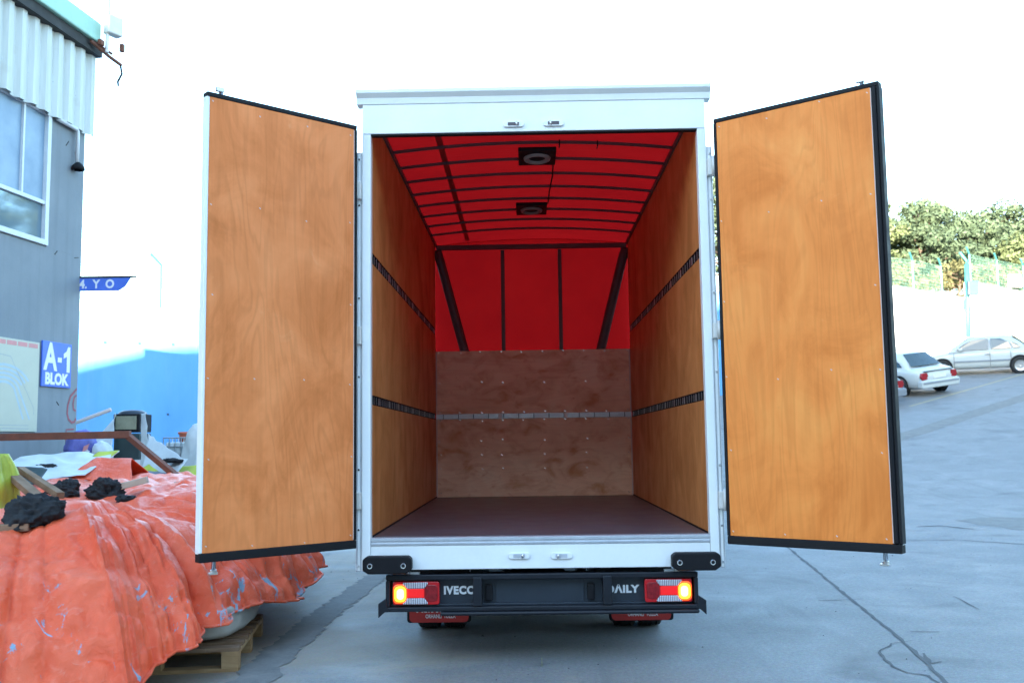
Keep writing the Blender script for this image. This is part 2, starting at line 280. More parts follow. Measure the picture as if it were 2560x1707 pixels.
# ------------------------------------------------------------------ mesh helpers
class MB:
    def __init__(s): s.v = []; s.f = []
    def add(s, vs, fs):
        o = len(s.v); s.v += [tuple(p) for p in vs]; s.f += [tuple(i + o for i in q) for q in fs]; return s
    def box(s, a, b):
        (x0, y0, z0), (x1, y1, z1) = a, b
        return s.add([(x0, y0, z0), (x1, y0, z0), (x1, y1, z0), (x0, y1, z0), (x0, y0, z1), (x1, y0, z1), (x1, y1, z1), (x0, y1, z1)],
                     [(3, 2, 1, 0), (4, 5, 6, 7), (0, 1, 5, 4), (1, 2, 6, 5), (2, 3, 7, 6), (3, 0, 4, 7)])
    def obox(s, c, ax, ay, az, hx, hy, hz):
        c, ax, ay, az = Vector(c), Vector(ax), Vector(ay), Vector(az); p = []
        for k in (-1, 1):
            for (i, j) in ((-1, -1), (1, -1), (1, 1), (-1, 1)): p.append(c + ax * hx * i + ay * hy * j + az * hz * k)
        return s.add(p, [(3, 2, 1, 0), (4, 5, 6, 7), (0, 1, 5, 4), (1, 2, 6, 5), (2, 3, 7, 6), (3, 0, 4, 7)])
    def prism(s, poly, d0, d1, axis=1):
        """polygon in the two other axes (in x,y,z order), extruded along axis from d0 to d1"""
        n = len(poly); vs = []
        for d in (d0, d1):
            for p in poly:
                q = list(p); q.insert(axis, d); vs.append(q)
        fs = [tuple(range(n))[::-1], tuple(range(n, 2 * n))] + [(i, (i + 1) % n, n + (i + 1) % n, n + i) for i in range(n)]
        return s.add(vs, fs)
    def tube(s, pts, r, n=10, cap=True):
        pts = [Vector(p) for p in pts]; rs = r if isinstance(r, (list, tuple)) else [r] * len(pts)
        base = len(s.v); a = None
        for i, p in enumerate(pts):
            d = (pts[min(i + 1, len(pts) - 1)] - pts[max(i - 1, 0)]).normalized()
            if a is None: a = d.orthogonal().normalized()
            a = (a - d * a.dot(d)).normalized(); bb = d.cross(a)
            for k in range(n):
                an = 2 * math.pi * k / n; s.v.append(tuple(p + (a * math.cos(an) + bb * math.sin(an)) * rs[i]))
        for i in range(len(pts) - 1):
            for k in range(n): s.f.append((base + i * n + k, base + i * n + (k + 1) % n, base + (i + 1) * n + (k + 1) % n, base + (i + 1) * n + k))
        if cap:
            s.f.append(tuple(base + k for k in range(n))[::-1]); e = base + (len(pts) - 1) * n; s.f.append(tuple(e + k for k in range(n)))
        return s
    def sqtube(s, pts, h, upv=(0, 0, 1)):
        """square section along a polyline, mitred"""
        pts = [Vector(p) for p in pts]; base = len(s.v)
        for i, p in enumerate(pts):
            d = (pts[min(i + 1, len(pts) - 1)] - pts[max(i - 1, 0)]).normalized()
            a = d.cross(Vector(upv)).normalized(); bb = a.cross(d).normalized()
            for (i_, j_) in ((-1, -1), (1, -1), (1, 1), (-1, 1)): s.v.append(tuple(p + a * h * i_ + bb * h * j_))
        for i in range(len(pts) - 1):
            for k in range(4): s.f.append((base + i * 4 + k, base + i * 4 + (k + 1) % 4, base + (i + 1) * 4 + (k + 1) % 4, base + (i + 1) * 4 + k))
        s.f.append((base + 3, base + 2, base + 1, base)); e = base + 4 * (len(pts) - 1); s.f.append((e, e + 1, e + 2, e + 3)); return s
    def lathe(s, prof, axis=0, c=(0, 0, 0), n=28):
        """profile of (along-axis, radius)"""
        base = len(s.v); o = [i for i in (0, 1, 2) if i != axis]
        for (a, r) in prof:
            for k in range(n):
                an = 2 * math.pi * k / n; q = [0, 0, 0]; q[axis] = a; q[o[0]] = r * math.cos(an); q[o[1]] = r * math.sin(an)
                s.v.append(tuple(q[i] + c[i] for i in range(3)))
        for i in range(len(prof) - 1):
            for k in range(n): s.f.append((base + i * n + k, base + i * n + (k + 1) % n, base + (i + 1) * n + (k + 1) % n, base + (i + 1) * n + k))
        return s
    def grid(s, fn, nu, nv):
        base = len(s.v)
        for j in range(nv + 1):
            for i in range(nu + 1): s.v.append(tuple(fn(i / nu, j / nv)))
        for j in range(nv):
            for i in range(nu):
                a = base + j * (nu + 1) + i; s.f.append((a, a + 1, a + nu + 2, a + nu + 1))
        return s
    def mesh(s, name, mat, smooth=False, recalc=True):
        me = bpy.data.meshes.new(name); me.from_pydata(s.v, [], s.f); me.materials.append(mat)
        if recalc:
            bm = bmesh.new(); bm.from_mesh(me); bmesh.ops.recalc_face_normals(bm, faces=bm.faces); bm.to_mesh(me); bm.free()
        if smooth: me.polygons.foreach_set('use_smooth', [True] * len(me.polygons))
        me.update(); return me
ROOT = {}
def tag(o, label=None, cat=None, group=None, kind=None):
    for k, v in (('label', label), ('category', cat), ('group', group), ('kind', kind)):
        if v: o[k] = v
    return o
def thing(name, label, cat, loc=(0, 0, 0), group=None, local=False):
    o = bpy.data.objects.new(name, None); col.objects.link(o); o.location = loc; o.empty_display_size = 0.2
    if not local: ROOT[o] = Vector(loc)
    return tag(o, label, cat, group)
def put(name, mb, mat, parent=None, smooth=False, bevel=0.0, solid=0.0, kind=None, label=None, sub=0, seg=2):
    me = mb.mesh(name, M[mat] if isinstance(mat, str) else mat, smooth) if isinstance(mb, MB) else mb
    o = bpy.data.objects.new(name, me); col.objects.link(o)
    if parent is not None:
        o.parent = parent
        if parent in ROOT: o.matrix_parent_inverse = Matrix.Translation(-ROOT[parent])
    if solid: md = o.modifiers.new('solid', 'SOLIDIFY'); md.thickness = solid; md.offset = 0
    if bevel: md = o.modifiers.new('bevel', 'BEVEL'); md.width = bevel; md.segments = seg; md.limit_method = 'ANGLE'; md.angle_limit = R(40)
    if sub: md = o.modifiers.new('sub', 'SUBSURF'); md.levels = sub; md.render_levels = sub
    return tag(o, label=label, kind=kind)
def inst(me, name, parent, mw=None):
    o = bpy.data.objects.new(name, me); col.objects.link(o); o.parent = parent
    if parent in ROOT: o.matrix_parent_inverse = Matrix.Translation(-ROOT[parent])
    if mw is not None: o.matrix_basis = mw
    return o
def copy_tree(o, parent=None):
    c = o.copy(); col.objects.link(c); c.parent = parent
    for ch in list(o.children): copy_tree(ch, c)
    return c
def text_mesh(body, size, mat, extrude=0.002, bold=0.0, align='CENTER', sx=1.0, shear=0.0, space=1.0, res=4):
    cu = bpy.data.curves.new('lettering', 'FONT'); cu.body = body; cu.size = size; cu.extrude = extrude; cu.offset = bold
    cu.align_x = align; cu.align_y = 'CENTER'; cu.shear = shear; cu.space_character = space; cu.resolution_u = res
    to = bpy.data.objects.new('tmp', cu); col.objects.link(to)
    bpy.context.view_layer.update()
    dg = bpy.context.evaluated_depsgraph_get()
    me = bpy.data.meshes.new_from_object(to.evaluated_get(dg)); bpy.data.objects.remove(to); me.name = 'lettering'
    me.materials.clear(); me.materials.append(M[mat])
    for vtx in me.vertices: vtx.co.x *= sx
    return me
def put_text(me, name, parent, loc, right, upv):
    right, upv = Vector(right).normalized(), Vector(upv).normalized(); n = right.cross(upv)
    mt = Matrix(((right.x, upv.x, n.x, loc[0]), (right.y, upv.y, n.y, loc[1]), (right.z, upv.z, n.z, loc[2]), (0, 0, 0, 1)))
    me.transform(mt)
    return put(name, me, None, parent)

# ================================================================== THE SETTING
UX, UY, TK, TS, TB = 0.45, 0.893, 0.17, 14.5, 2.5
def hgt(x, y):
    t = (UX * x + UY * y) - TS
    return TK * TB * float(np.logaddexp(0, t / TB))
xs = [-160, -120, -90, -70, -55, -42, -33, -26] + [-20 + 1.0 * i for i in range(0, 61)] + [46, 54, 64, 78, 100, 130, 170]
ys = [-120, -90, -70, -55, -42, -32, -24, -18, -13] + [-9 + 1.0 * i for i in range(0, 61)] + [58, 66]
g = MB()
for y in ys:
    for x in xs: g.v.append((x, y, hgt(x, y)))
nx = len(xs)
for j in range(len(ys) - 1):
    for i in range(nx - 1): a = j * nx + i; g.f.append((a, a + 1, a + nx + 1, a + nx))
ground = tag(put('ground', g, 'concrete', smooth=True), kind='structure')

# the retaining wall behind the yard
WP1 = [(-30, 13.7, 4.0), (-22, 17.7, 4.55), (-10.67, 23.35, 5.51), (13.29, 35.257, 7.59), (15.95, 36.58, 7.82), (20.72, 40.28, 7.74)]
WP2 = [(20.56, 39.61, 8.42), (24.27, 42.19, 8.28), (34, 48.5, 8.3), (60, 64, 8.6)]
def wall_strip(pts, thick=0.35):
    mb = MB(); n = len(pts)
    for i, p in enumerate(pts):
        a, b_ = Vector(pts[max(i - 1, 0)][:2]), Vector(pts[min(i + 1, n - 1)][:2]); d = (b_ - a).normalized(); nn = Vector((-d.y, d.x)) * thick
        zb = hgt(p[0], p[1]) - 0.6
        for (q, z) in ((Vector(p[:2]), zb), (Vector(p[:2]), p[2]), (Vector(p[:2]) + nn, p[2]), (Vector(p[:2]) + nn, zb)): mb.v.append((q.x, q.y, z))
    for i in range(n - 1):
        for k in range(4): mb.f.append((i * 4 + k, i * 4 + (k + 1) % 4, i * 4 + 4 + (k + 1) % 4, i * 4 + 4 + k))
    mb.f.append((0, 1, 2, 3)); mb.f.append(tuple(4 * (n - 1) + k for k in (3, 2, 1, 0))); return mb
wall1 = tag(put('retaining_wall', wall_strip(WP1[:4]), 'bluewall'), 'long light blue concrete retaining wall behind the truck and the tarp-covered pile', 'wall')
tag(put('retaining_wall', wall_strip(WP1[3:]), 'whitewall'), 'white painted wall section behind the cars, left of the utility pole', 'wall')
wall2 = tag(put('retaining_wall', wall_strip(WP2), 'whitewall'), 'higher sunlit wall section behind the car at the right edge', 'wall')
# formwork tie holes: shallow plugs
mb = MB()
d1 = Vector((26.62, 13.23, 0)).normalized(); n1 = Vector((d1.y, -d1.x, 0))
for i in range(9):
    for zz in (2.3, 4.4):
        p = Vector((-14.2, 21.3 + 0.27, 0)) + d1 * (0.95 * i + 0.1 * (zz > 3))
        f_ = (p.x + 10.67) / 26.62; py = 23.35 + 13.23 * f_
        if p.x < -10.67: py = 23.35 + (p.x + 10.67) * (5.65 / 11.33)
        c = Vector((p.x, py, zz)) + n1 * 0.02
        mb.tube([c - n1 * 0.02, c + n1 * 0.004], 0.035, 8)
put('tie_holes', mb, 'teal_box', wall1, kind='stuff')

# hill behind the wall
hp = WP1[:3] + [WP1[4]] + [(20.3, 40.0, 7.95)] + WP2[1:]
def hill(u_, v_):
    k = u_ * (len(hp) - 1); i = min(int(k), len(hp) - 2); f_ = k - i
    p = Vector(hp[i]).lerp(Vector(hp[i + 1]), f_)
    d = v_ ** 1.5 * 90
    q = Vector((p.x - 0.42 * d, p.y + 0.3 + 0.9 * d, p.z - 0.12 + 0.09 * d + 0.5 * math.sin(p.x * .3 + d * .2) * min(1, d / 8)))
    return q
tag(put('hill', MB().grid(hill, 70, 24), 'dirt', smooth=True), kind='structure')

# flat marks on the yard
def ribbon(pts, w_, lift, jit=0.0, mat='crack', name='joint_line', step=0.12, seed=1, taper=False):
    rnd = random.Random(seed); P = []
    for a, b_ in zip(pts, pts[1:]):
        a, b_ = Vector(a), Vector(b_); n = max(1, int((b_ - a).length / step))
        for i in range(n): P.append(a.lerp(b_, i / n))
    P.append(Vector(pts[-1])); mb = MB()
    for i, p in enumerate(P):
        d = (P[min(i + 1, len(P) - 1)] - P[max(i - 1, 0)]).normalized(); nn = Vector((-d.y, d.x))
        p = p + nn * rnd.uniform(-jit, jit)
        ww = w_ * (1 + rnd.uniform(-.45, .45) * (jit > 0) * (1 if w_ < .1 else .16))
        if taper: ww *= 0.35 + 0.65 * math.sin(math.pi * (i + .6) / (len(P) + .2))
        for s_ in (-1, 1): q = p + nn * s_ * ww / 2; mb.v.append((q.x, q.y, hgt(q.x, q.y) + lift))
    for i in range(len(P) - 1): mb.f.append((2 * i, 2 * i + 1, 2 * i + 3, 2 * i + 2))
    return tag(put(name, mb, mat), kind='structure')
ribbon([(3.6, 10.5), (3.07, 5.96), (2.87, 4.27), (2.75, 3.34), (2.56, 1.81), (2.43, .76), (2.32, .02), (2.22, -.55), (2.05, -1.8)], 0.028, 0.004, 0.008, seed=3)
ribbon([(2.47, .58), (2.31, .5), (2.17, .32), (2.11, .15), (2.07, -.15), (2.1, -.31), (2.18, -.39), (2.17, -.55), (2.1, -.8)], 0.018, 0.004, 0.012, name='surface_crack', step=.06, seed=4, taper=True)
ribbon([(2.58, .9), (2.77, .87)], 0.012, 0.004, 0.006, name='surface_crack', seed=5, taper=True)
ribbon([(2.39, .2), (2.33, -.08), (2.41, -.04)], 0.022, 0.004, 0.006, name='surface_crack', seed=6, step=.05, taper=True)
ribbon([(3.51, 2.39), (3.44, 1.74)], 0.014, 0.004, 0.008, name='surface_crack', seed=7, taper=True)
ribbon([(2.33, 2.25), (2.73, 2.31)], 0.016, 0.004, 0.01, name='surface_crack', seed=8, taper=True)
ribbon([(5.5, 8.3), (5.83, 8.35), (6.1, 7.85)], 0.09, 0.004, 0.02, name='surface_crack', seed=9, taper=True)
ribbon([(4.6, 6.75), (5.37, 6.65), (5.93, 6.1), (6.6, 5.6)], 0.03, 0.004, 0.015, name='surface_crack', seed=10, taper=True)
ribbon([(-1.62, 13), (-1.64, 3.7), (-1.72, 1.6), (-1.72, .2), (-1.6, -1.5), (-1.5, -5)], 0.25, 0.004, 0.03, 'asphalt_strip', 'drain_strip', step=.05, seed=11)
ribbon([(2.5, 13.9), (9.9, 20.2), (12.5, 22.45), (15.4, 24.95), (24, 32.5)], 0.62, 0.004, 0.03, 'asphalt_strip', 'drain_strip', step=.12, seed=12)
ribbon([(11.96, 25.24), (18.27, 30.63), (24, 35.5)], 0.10, 0.004, 0.0, 'yellowline', 'painted_line', step=.5, seed=13)
mb = MB(); rnd = random.Random(5); ring = []
for i in range(26):
    a = 2 * math.pi * i / 26; rr = 1.0 + .22 * math.sin(3 * a + 1) + rnd.uniform(-.1, .1)
    x, y = 7.6 + 1.35 * rr * math.cos(a), 8.1 + 1.0 * rr * math.sin(a); ring.append((x, y, hgt(x, y) + .004))
mb.add(ring, [tuple(range(26))]); tag(put('asphalt_patch', mb, 'asphalt_strip'), kind='structure')
# scattered grit and small stones on the concrete
mb = MB(); rnd = random.Random(9)
for i in range(260):
    x, y = rnd.uniform(-3, 6), rnd.uniform(-2.2, 9); r_ = rnd.uniform(.003, .008) * (1.8 if rnd.random() < .05 else 1)
    z = hgt(x, y); vs = [(x + r_ * rnd.uniform(.6, 1.3) * math.cos(a), y + r_ * rnd.uniform(.6, 1.3) * math.sin(a), z + .001) for a in (0.2, 1.7, 3.3, 4.9)]
    vs.append((x, y, z + r_ * .8)); mb.add(vs, [(0, 1, 4), (1, 2, 4), (2, 3, 4), (3, 0, 4)])
tag(put('loose_grit', mb, 'crack'), 'loose grit and small stones strewn over the concrete', 'grit', kind='stuff')

# unseen tall block behind the viewer, roofline shaped to shade the yard
bl = thing('shade_block', 'tall pale block behind the viewer, unseen, shaped to shade the yard', 'building', (0, -39, 0))
roofline = [(-75, 9.5), (-27.8, 13.35), (-26.1, 14.15), (-24.5, 14.5), (-9.8, 18.2), (-2.5, 17.7), (1.85, 17.7), (12, 17.4), (40, 15), (75, 13)]
mb = MB().prism([(75, 0), (-75, 0)] + roofline, -46, -32, axis=1); put('wall', mb, 'far_render', bl)
mb = MB()
for (a, za), (b_, zb) in zip(roofline, roofline[1:]):
    mb.add([(a, -46.4, za + .02), (b_, -46.4, zb + .02), (b_, -31.95, zb + .02), (a, -31.95, za + .02)], [(0, 1, 2, 3)])
put('roof', mb, 'roof_far', bl, solid=0.05)

# ================================================================== THE TRUCK
G = 0.775; BL = 4.47
truck = thing('box_truck', 'white box truck seen from behind, both rear doors open on a plywood-lined load space', 'truck', (0, 2.2, 0))
def Z(z): return z + G
# -- rear portal
for s_ in (-1, 1):
    a, b_ = sorted((s_ * 1.05, s_ * 1.105)); put('jamb', MB().box((a, 0, Z(-.2)), (b_, .07, Z(2.565))), 'white', truck, bevel=.004)
    a, b_ = sorted((s_ * 1.1055, s_ * 1.142)); hs = put('hinge_strip', MB().box((a, .012, Z(-.205)), (b_, .06, Z(2.45))), 'alu', truck, bevel=.003)
    a, b_ = sorted((s_ * 1.116, s_ * 1.13)); put('groove', MB().box((a, .008, Z(-.2)), (b_, .0118, Z(2.44))), 'white', hs)
    mb = MB()
    for z in (.05, .42, 1.0, 1.5, 2.1, 2.4, -.17): mb.tube([(s_ * 1.124, .0075, Z(z)), (s_ * 1.124, .002, Z(z))], .007, 8)
    put('screw_heads', mb, 'chrome', hs, kind='stuff')
    for z0, z1 in (((2.135, 2.248), (1.203, 1.318), (.177, .284)) if s_ < 0 else ((2.25, 2.358), (1.209, 1.305), (.154, .261))):
        a, b_ = sorted((s_ * 1.106, s_ * 1.148)); h_ = put('hinge', MB().box((a, -.035, Z(z0)), (b_, .0075, Z(z1))), 'hinge_alu', truck, bevel=.005)
        put('pin', MB().tube([(s_ * 1.14, -.045, Z(z0 - .012)), (s_ * 1.14, -.045, Z(z1 + .012))], .011, 10), 'hinge_alu', h_, smooth=True)
put('header', MB().box((-1.103, -.002, Z(2.566)), (1.103, .068, Z(2.79))), 'white', truck, bevel=.004)
put('roof_cap', MB().prism([(.08, Z(2.76)), (-.008, Z(2.76)), (-.014, Z(2.80)), (-.04, Z(2.828)), (-.04, Z(2.85)), (.08, Z(2.85))], -1.142, 1.142, axis=0), 'white', truck, bevel=.003)
put('header_lip', MB().box((-1.048, .003, Z(2.556)), (1.048, .05, Z(2.5655))), 'rubber', truck)
sill = put('sill', MB().box((-1.049, .006, Z(-.197)), (1.049, .075, Z(-.05))), 'white', truck, bevel=.004)
put('sill_edge', MB().prism([(.0755, Z(-.05)), (.002, Z(-.05)), (.0, Z(-.036)), (.006, Z(-.033)), (.006, Z(-.024)), (.001, Z(-.021)), (.001, Z(-.003)), (.0755, Z(-.003))], -1.0485, 1.0485, axis=0), 'alu', truck, bevel=.0015)
def rounded(cx, cz, hx, hz, r, n=4):
    p = []
    for (sx_, sz_, a0) in ((1, 1, 0), (-1, 1, 90), (-1, -1, 180), (1, -1, 270)):
        for k in range(n + 1): a = R(a0 + 90 * k / n); p.append((cx + sx_ * (hx - r) + r * math.cos(a), cz + sz_ * (hz - r) + r * math.sin(a)))
    return p
for (cx, cz, yy, flip) in ((-.128, 2.612, -.004, 1), (.13, 2.614, -.004, -1), (-.13, -.118, .004, 1), (.13, -.121, .004, -1)):
    k_ = put('lock_keeper', MB().prism(rounded(cx, Z(cz), .066, .019, .017), yy - .012, yy, axis=1), 'white', truck, bevel=.003)
    put('recess', MB().prism(rounded(cx, Z(cz), .036, .011, .003), yy - .0135, yy - .0122, axis=1), 'frame_int' if cz > 1 else 'alu', k_)
    put('striker', MB().tube([(cx + flip * .02, yy - .02, Z(cz - .013)), (cx + flip * .02, yy - .02, Z(cz + .013))], .006, 8), 'chrome', k_, smooth=True)
for (x0, x1) in ((-1.088, -.788), (.802, 1.098)):
    bf = put('rubber_buffer', MB().prism([(x0, Z(-.125)), (x0 + .022, Z(-.106)), (x1 - .02, Z(-.106)), (x1, Z(-.125)), (x1, Z(-.188)), (x1 - .035, Z(-.212)), (x0 + .035, Z(-.212)), (x0, Z(-.192))], -.075, .004, axis=1), 'rubber', truck, bevel=.008)
    for bx in (x0 + .045, x1 - .05):
        bo = put('bolt', MB().lathe([(-.0705, 0.0001), (-.0705, .010), (-.0765, .011), (-.0775, .016), (-.0765, .017), (-.0745, .017)], axis=1, c=(bx, 0, Z(-.163)), n=12), 'chrome', bf)
# -- floor, side walls, rails
put('cargo_floor', MB().box((-1.05, .076, Z(-.05)), (1.05, BL, Z(0.0))), 'floorply', truck)
for s_ in (-1, 1):
    for (z0, z1) in ((.001, .826), (.888, 1.735), (1.805, 2.71)):
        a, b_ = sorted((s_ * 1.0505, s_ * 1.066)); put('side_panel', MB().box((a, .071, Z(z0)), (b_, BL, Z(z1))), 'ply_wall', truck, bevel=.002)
    a, b_ = sorted((s_ * 1.067, s_ * 1.085)); put('outer_skin', MB().box((a, .071, Z(-.05)), (b_, BL + .06, Z(2.715))), 'white', truck)
    a, b_ = sorted((s_ * 1.053, s_ * 1.064)); put('kick_seal', MB().box((s_ * 1.049 - .006, .08, Z(.0003)), (s_ * 1.049 + .006, BL, Z(.009))), 'rubber', truck)
    for (z0, z1) in ((.827, .887), (1.736, 1.804)):
        a, b_ = sorted((s_ * 1.056, s_ * 1.0655)); rl = put('lashing_rail', MB().box((a, .071, Z(z0)), (b_, BL, Z(z1))), 'channel', truck)
        mb = MB()
        for zz in (z0 + .003, z1 - .003):
            a, b_ = sorted((s_ * 1.0525, s_ * 1.0558)); mb.box((a, .071, Z(zz - .003)), (b_, BL, Z(zz + .003)))
        put('rail_lip', mb, 'channel', rl)
        mb = MB(); y = .17; i = 0
        while y < BL - .05:
            wd = .045 if i % 5 == 2 else .012
            a, b_ = sorted((s_ * 1.0540, s_ * 1.0557)); mb.box((a, y, Z(z0 + .0065)), (b_, y + wd, Z(z1 - .0065))); y += .098; i += 1
        put('slot_bars', mb, 'zinc', rl, kind='stuff')
# -- front bulkhead
mb = MB().box((-1.034, BL - .018, Z(.001)), (1.034, BL, Z(.828))); fp1 = put('front_panel', mb, 'ply_front', truck, bevel=.0015)
mb = MB().box((-1.034, BL - .018, Z(.884)), (1.034, BL, Z(1.56))); fp2 = put('front_panel', mb, 'ply_front', truck, bevel=.0015)
fr = put('lashing_rail', MB().box((-1.049, BL - .024, Z(.829)), (1.049, BL - .004, Z(.883))), 'alu', truck, bevel=.002)
mb = MB()
for i in range(13): x = -.97 + i * .162; mb.box((x - .004, BL - .0258, Z(.832)), (x + .004, BL - .0242, Z(.88)))
put('slot_bars', mb, 'black', fr, kind='stuff')
mb = MB()
for x in (-.36, .345): mb.box((x - .018, BL - .03, Z(.826)), (x + .018, BL - .0262, Z(.886)))
put('end_clips', mb, 'white', fr, kind='stuff')
for s_ in (-1, 1):
    a, b_ = sorted((s_ * 1.0345, s_ * 1.049)); put('edge_strip', MB().box((a, BL - .016, Z(.001)), (b_, BL, Z(1.56))), 'strip', truck)
rnd = random.Random(2)
for pn, zs in ((fp1, (.04, .3, .45, .6, .81)), (fp2, (.9, 1.22, 1.545))):
    mb = MB()
    for z in zs:
        for i in range(10):
            x = -1.01 + i * .2244
            if z not in (.81, .9, 1.545) and i not in (0, 2, 3, 5, 7, 9): continue
            if z in (.04,) and i not in (0, 9): continue
            xx, zz = x + rnd.uniform(-.012, .012), Z(z + rnd.uniform(-.008, .008)); mb.obox((xx, BL - .0195, zz), (.8, 0, -.6), (0, 1, 0), (.6, 0, .8), .0095, .0012, .003)
    put('screw_heads', mb, 'chrome', pn, kind='stuff')
# -- roof: red tarpaulin over bowed tubes
RISE = .062
def arch(x, dz=0.0): return Z(2.712 + RISE * (1 - (x / 1.05) ** 2) + dz)
put('roof_tarpaulin', MB().grid(lambda u_, v_: (-1.085 + 2.17 * u_, .07 + (BL + .115 - .07) * v_, arch(-1.085 + 2.17 * u_, .034 - .006 * abs(math.sin(v_ * 10.3 * math.pi)))), 28, 60), 'redtarp', truck, smooth=True)
put('tarp_seam', MB().grid(lambda u_, v_: (-.70 + .045 * u_ - .015 * v_, .08 + (BL - .1) * v_, arch(-.70 + .045 * u_, .0235)), 3, 20), 'redseam', truck, solid=.001)
for i in range(9):
    y = .525 + .425 * i
    mb = MB()
    for k in range(25):
        x = -1.045 + 2.09 * k / 24; z = arch(x)
        for (dy, dz) in ((-.009, .0), (.009, .0), (.009, .02), (-.009, .02)): mb.v.append((x, y + dy, z + dz))
    for k in range(24):
        for q in range(4): mb.f.append((k * 4 + q, k * 4 + (q + 1) % 4, k * 4 + 4 + (q + 1) % 4, k * 4 + 4 + q))
    mb.f += [(0, 1, 2, 3), (96, 99, 98, 97)]; put('roof_bow', mb, 'frame_int', truck)
for s_ in (-1, 1):
    a, b_ = sorted((s_ * 1.035, s_ * 1.066)); put('roof_rail', MB().box((a, .071, Z(2.7105)), (b_, BL + .04, Z(2.745))), 'frame_int', truck)
fb = put('front_beam', MB().box((-1.034, BL - .06, Z(2.665)), (1.034, BL - .01, Z(2.715))), 'frame_int', truck, bevel=.004)
mb = MB()
for x in (-.314, .31): put('front_post', MB().box((x - .02, BL + .004, Z(0)), (x + .02, BL + .035, Z(2.664))), 'frame_int', truck)
for s_ in (-1, 1):
    put('corner_post', MB().tube([(s_ * 1.03, BL - .02, Z(2.664)), (s_ * .995, BL + .028, Z(2.55)), (s_ * .74, BL + .04, Z(1.563)), (s_ * .62, BL + .04, Z(1.1))], .05, 14), 'frame_int', truck, smooth=True)
def ft(u_, v_):
    x = -1.085 + 2.17 * u_; z = -.05 + v_ * (arch(x, .034) - G + .05)
    return (x, BL + .1 + .012 * noise.noise(Vector((x * 2.2, 0, z * 1.4))) + .004 * noise.noise(Vector((x * 7, 3, z * 5))), Z(z))
put('front_tarpaulin', MB().grid(ft, 50, 60), 'redtarp', truck, smooth=True)
# -- ceiling lamps with cable
for (cx, cy) in ((.037, 1.2), (.0, 2.92)):
    lp = put('ceiling_lamp', MB().box((cx - .143, cy - .2, Z(2.735)), (cx + .143, cy + .2, Z(2.765))), 'rubber', truck, bevel=.006)
    prof = [(Z(2.7345), .062), (Z(2.722), .07), (Z(2.716), .085), (Z(2.722), .1), (Z(2.7345), .104)]
    mb = MB().lathe(prof, axis=2, c=(cx, cy, 0), n=32)
    for i, vv in enumerate(mb.v): mb.v[i] = (vv[0], cy + (vv[1] - cy) * 1.25, vv[2])
    put('lamp_ring', mb, 'ring', lp, smooth=True)
put('lamp_cable', MB().tube([(.165, 1.38, Z(2.752)), (.17, 1.8, Z(2.76)), (.155, 2.3, Z(2.755)), (.15, 2.75, Z(2.755))], .006, 6), 'rubber', truck)
mb = MB()
for (x, y) in ((.2, .95), (.48, .95)): mb.tube([(x, y - .03, arch(x, .02)), (x, y - .03, arch(x, -.022)), (x, y + .03, arch(x, -.022))], .005, 6)
put('cable_ties', mb, 'rubber', truck, kind='stuff')
# -- rear bumper, lamps, lettering
BY = .02
bp = put('bumper', MB().box((-.955, BY + .075, Z(-.445)), (.965, BY + .095, Z(-.235))), 'darkpanel', truck)
def bpart(n_, a, b_, mat='black', bv=.006): return put(n_, MB().box(a, b_), mat, bp, bevel=bv)
bpart('bar', (-.957, BY - .01, Z(-.262)), (.968, BY + .0745, Z(-.228)))
bpart('bar', (-.957, BY - .012, Z(-.452)), (.968, BY + .0745, Z(-.424)))
bpart('end_plate', (-.958, BY - .006, Z(-.4235)), (-.932, BY + .0742, Z(-.2625)))
bpart('end_plate', (.943, BY - .006, Z(-.4235)), (.969, BY + .0742, Z(-.2625)))
for x0 in (-.418, .382):
    bpart('upright', (x0, BY - .022, Z(-.42)), (x0 + .056, BY + .0742, Z(-.245)))
for x0 in (-.345, .29): bpart('pad', (x0, BY + .04, Z(-.40)), (x0 + .045, BY + .0745, Z(-.30)), 'rubber', .008)
bpart('step_bar', (-.62, BY - .03, Z(-.476)), (.97, BY + .09, Z(-.4525)), 'black', .01)
bpart('plate_panel', (-.28, BY + .066, Z(-.415)), (.27, BY + .0745, Z(-.27)), 'darkpanel', .003)
bpart('lower_ledge', (-.93, BY + .04, Z(-.4238)), (.93, BY + .0742, Z(-.413)), 'darkpanel', .002)
for s_, xo in ((-1, -.958), (1, .969)):
    put('end_bracket', MB().prism([(xo, Z(-.37)), (xo + s_ * .045, Z(-.40)), (xo + s_ * .045, Z(-.487)), (xo + s_ * .004, Z(-.452)), (xo - s_ * .02, Z(-.452))], BY - .015, BY + .05, axis=1), 'black', bp, bevel=.004)
mb = MB().box((-.93, BY + .02, Z(-.234)), (-.75, BY + .06, Z(-.2128))).box((.78, BY + .02, Z(-.234)), (.93, BY + .06, Z(-.2128)))
